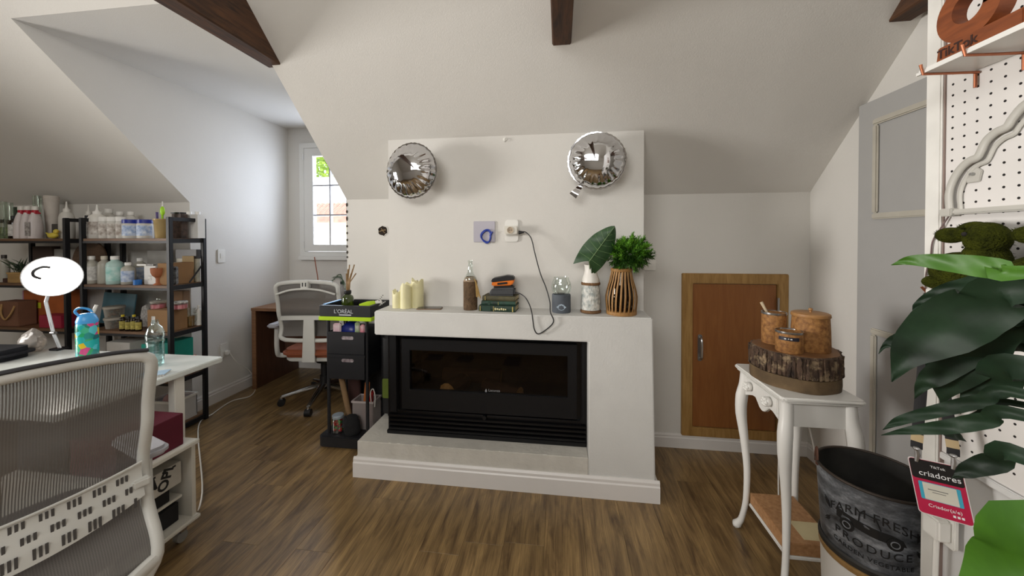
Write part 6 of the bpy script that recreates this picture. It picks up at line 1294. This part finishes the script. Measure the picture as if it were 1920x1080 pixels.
# ------------------------------------------------------------------ potted dracaena at the right edge
m_dl = wood('dark_glossy_leaf', '#243a26', '#131f15', (2, 2, 2), rough=.5, bump=.05, ns=3)
m_bl = wood('bright_leaf', '#427014', '#2b520c', (2, 2, 2), rough=.5, bump=.05, ns=3)
m_dl.node_tree.nodes['Principled BSDF'].inputs['Specular IOR Level'].default_value = .22
pl = thing('potted_dracaena', 'tall leafy plant with broad dark green leaves at right', 'plant', (0, 0, 0))
CX, CY = .745, .42
pot = MB().lathe([(.11, 0), (.13, .01), (.15, .26), (.155, .27), (.155, .29), (.14, .29), (.135, .25), (.01, .25)], 32, (CX, CY, 0)).build('pot', plain('terracotta_pot', '#9a5b3c', .75), pl)
MB().lathe([(.001, 0), (.136, .001)], 28, (CX, CY, .252)).build('soil', plain('dark_soil', '#2a2019', .95), pl)
m_cane = plain('grey_brown_cane', '#6d5a44', .85, var=.2, bump=.4)
MB().tube(spline([(CX, CY, .25), (CX+.01, CY-.005, .7), (CX-.005, CY, 1.1), (CX, CY, 1.42)], 6), [.018]*19, 16).build('cane', m_cane, pl)
def leaf(pts, wpx, mat, fold=.25, tilt=0., zb=None, n=26):
    """pts: (u, v, Y) along the midrib from tip to stem side; wpx half width in pixels near the middle list"""
    P = [onY(u, v, Y) for u, v, Y in pts]+[Vector((CX-.01, CY, zb))]; S = spline(P, 7); m = len(S); mb = MB()
    W = []
    for i in range(m):
        f = i/(m-1)*(len(wpx)-1); a = int(min(f, len(wpx)-2)); W.append(wpx[a]+(wpx[a+1]-wpx[a])*(f-a))
    V = []; k = 8
    for i, p in enumerate(S):
        tg = (S[min(i+1, m-1)]-S[max(i-1, 0)]).normalized(); view = (p-Vector((0, 0, CAM_H))).normalized()
        sd = tg.cross(view).normalized(); sd = (sd*math.cos(tilt)+view*math.sin(tilt)); nn = tg.cross(sd).normalized()
        w_ = W[i]/683.85*(p-Vector((0, 0, CAM_H))).dot(CF)
        for j in range(k+1):
            q = (j/k-.5)*2; V.append(p+sd*(w_*q)+nn*(w_*fold*abs(q)**1.4+.0012*math.sin(i*.9+q*3)))
    back = [v+(-(v-Vector((0, 0, CAM_H))).normalized()*-.0009) for v in V]; N_ = len(V)
    fs = [(i*(k+1)+j, i*(k+1)+j+1, (i+1)*(k+1)+j+1, (i+1)*(k+1)+j) for i in range(m-1) for j in range(k)]
    mb._add(V+back, fs+[tuple(N_+x for x in reversed(f)) for f in fs])
    return mb.build('leaf', mat, pl, angle=80)
leaf([(1671, 497, .66), (1712, 488, .64), (1790, 494, .60), (1870, 504, .565), (1925, 510, .54)], [.5, 8, 15, 20, 20, 10, 4], m_bl, .2, zb=1.40)
leaf([(1672, 716, .70), (1706, 660, .68), (1775, 612, .645), (1850, 572, .60), (1925, 540, .56)], [.8, 15, 34, 47, 50, 44, 32, 20, 8], m_dl, .22, zb=1.33)
leaf([(1766, 758, .72), (1776, 715, .70), (1810, 660, .67), (1860, 610, .63), (1925, 580, .58)], [.8, 14, 32, 45, 46, 38, 28, 18, 8], m_dl, .2, zb=1.3)
leaf([(1715, 748, .735), (1730, 722, .72), (1760, 700, .70), (1850, 640, .65), (1925, 600, .6)], [.6, 8, 16, 22, 20, 14, 6], m_dl, .2, zb=1.29)
leaf([(1647, 664, .75), (1660, 648, .745), (1690, 637, .73), (1760, 610, .70), (1925, 560, .62)], [.4, 3, 11, 16, 16, 12, 6], m_dl, .2, zb=1.31)
leaf([(1711, 588, .755), (1722, 572, .75), (1745, 555, .735), (1800, 535, .70), (1925, 520, .62)], [.5, 6, 7, 10, 12, 10, 6], m_dl, .2, zb=1.34)
leaf([(1800, 750, .70), (1830, 735, .68), (1870, 715, .65), (1925, 690, .60)], [1, 18, 26, 28, 20, 8], m_bl if False else m_dl, .2, zb=1.2)
leaf([(1655, 806, .69), (1690, 788, .68), (1760, 770, .655), (1840, 752, .61), (1925, 740, .57)], [.5, 7, 10, 12, 12, 9, 4], m_dl, .25, zb=1.16)
leaf([(1652, 816, .67), (1700, 808, .66), (1780, 800, .635), (1850, 788, .60), (1925, 780, .56)], [.5, 5, 11, 14, 14, 10, 4], m_dl, .25, zb=1.14)
leaf([(1786, 896, .64), (1820, 880, .625), (1870, 866, .60), (1925, 858, .56)], [.8, 12, 17, 18, 14, 5], m_dl, .25, zb=1.05)
leaf([(1812, 828, .70), (1790, 815, .695), (1775, 806, .69), (1830, 780, .65), (1925, 760, .6)], [.6, 7, 8, 6, 6, 6, 4], m_dl, .2, zb=1.14)
leaf([(1800, 1200, .56), (1868, 1115, .55), (1920, 1055, .53), (1970, 1005, .51)], [2, 40, 58, 60, 40, 8], m_bl, .2, zb=.95)
leaf([(1880, 640, .66), (1900, 630, .64), (1925, 620, .62)], [20, 30, 32, 20, 8], m_dl, .15, zb=1.26)
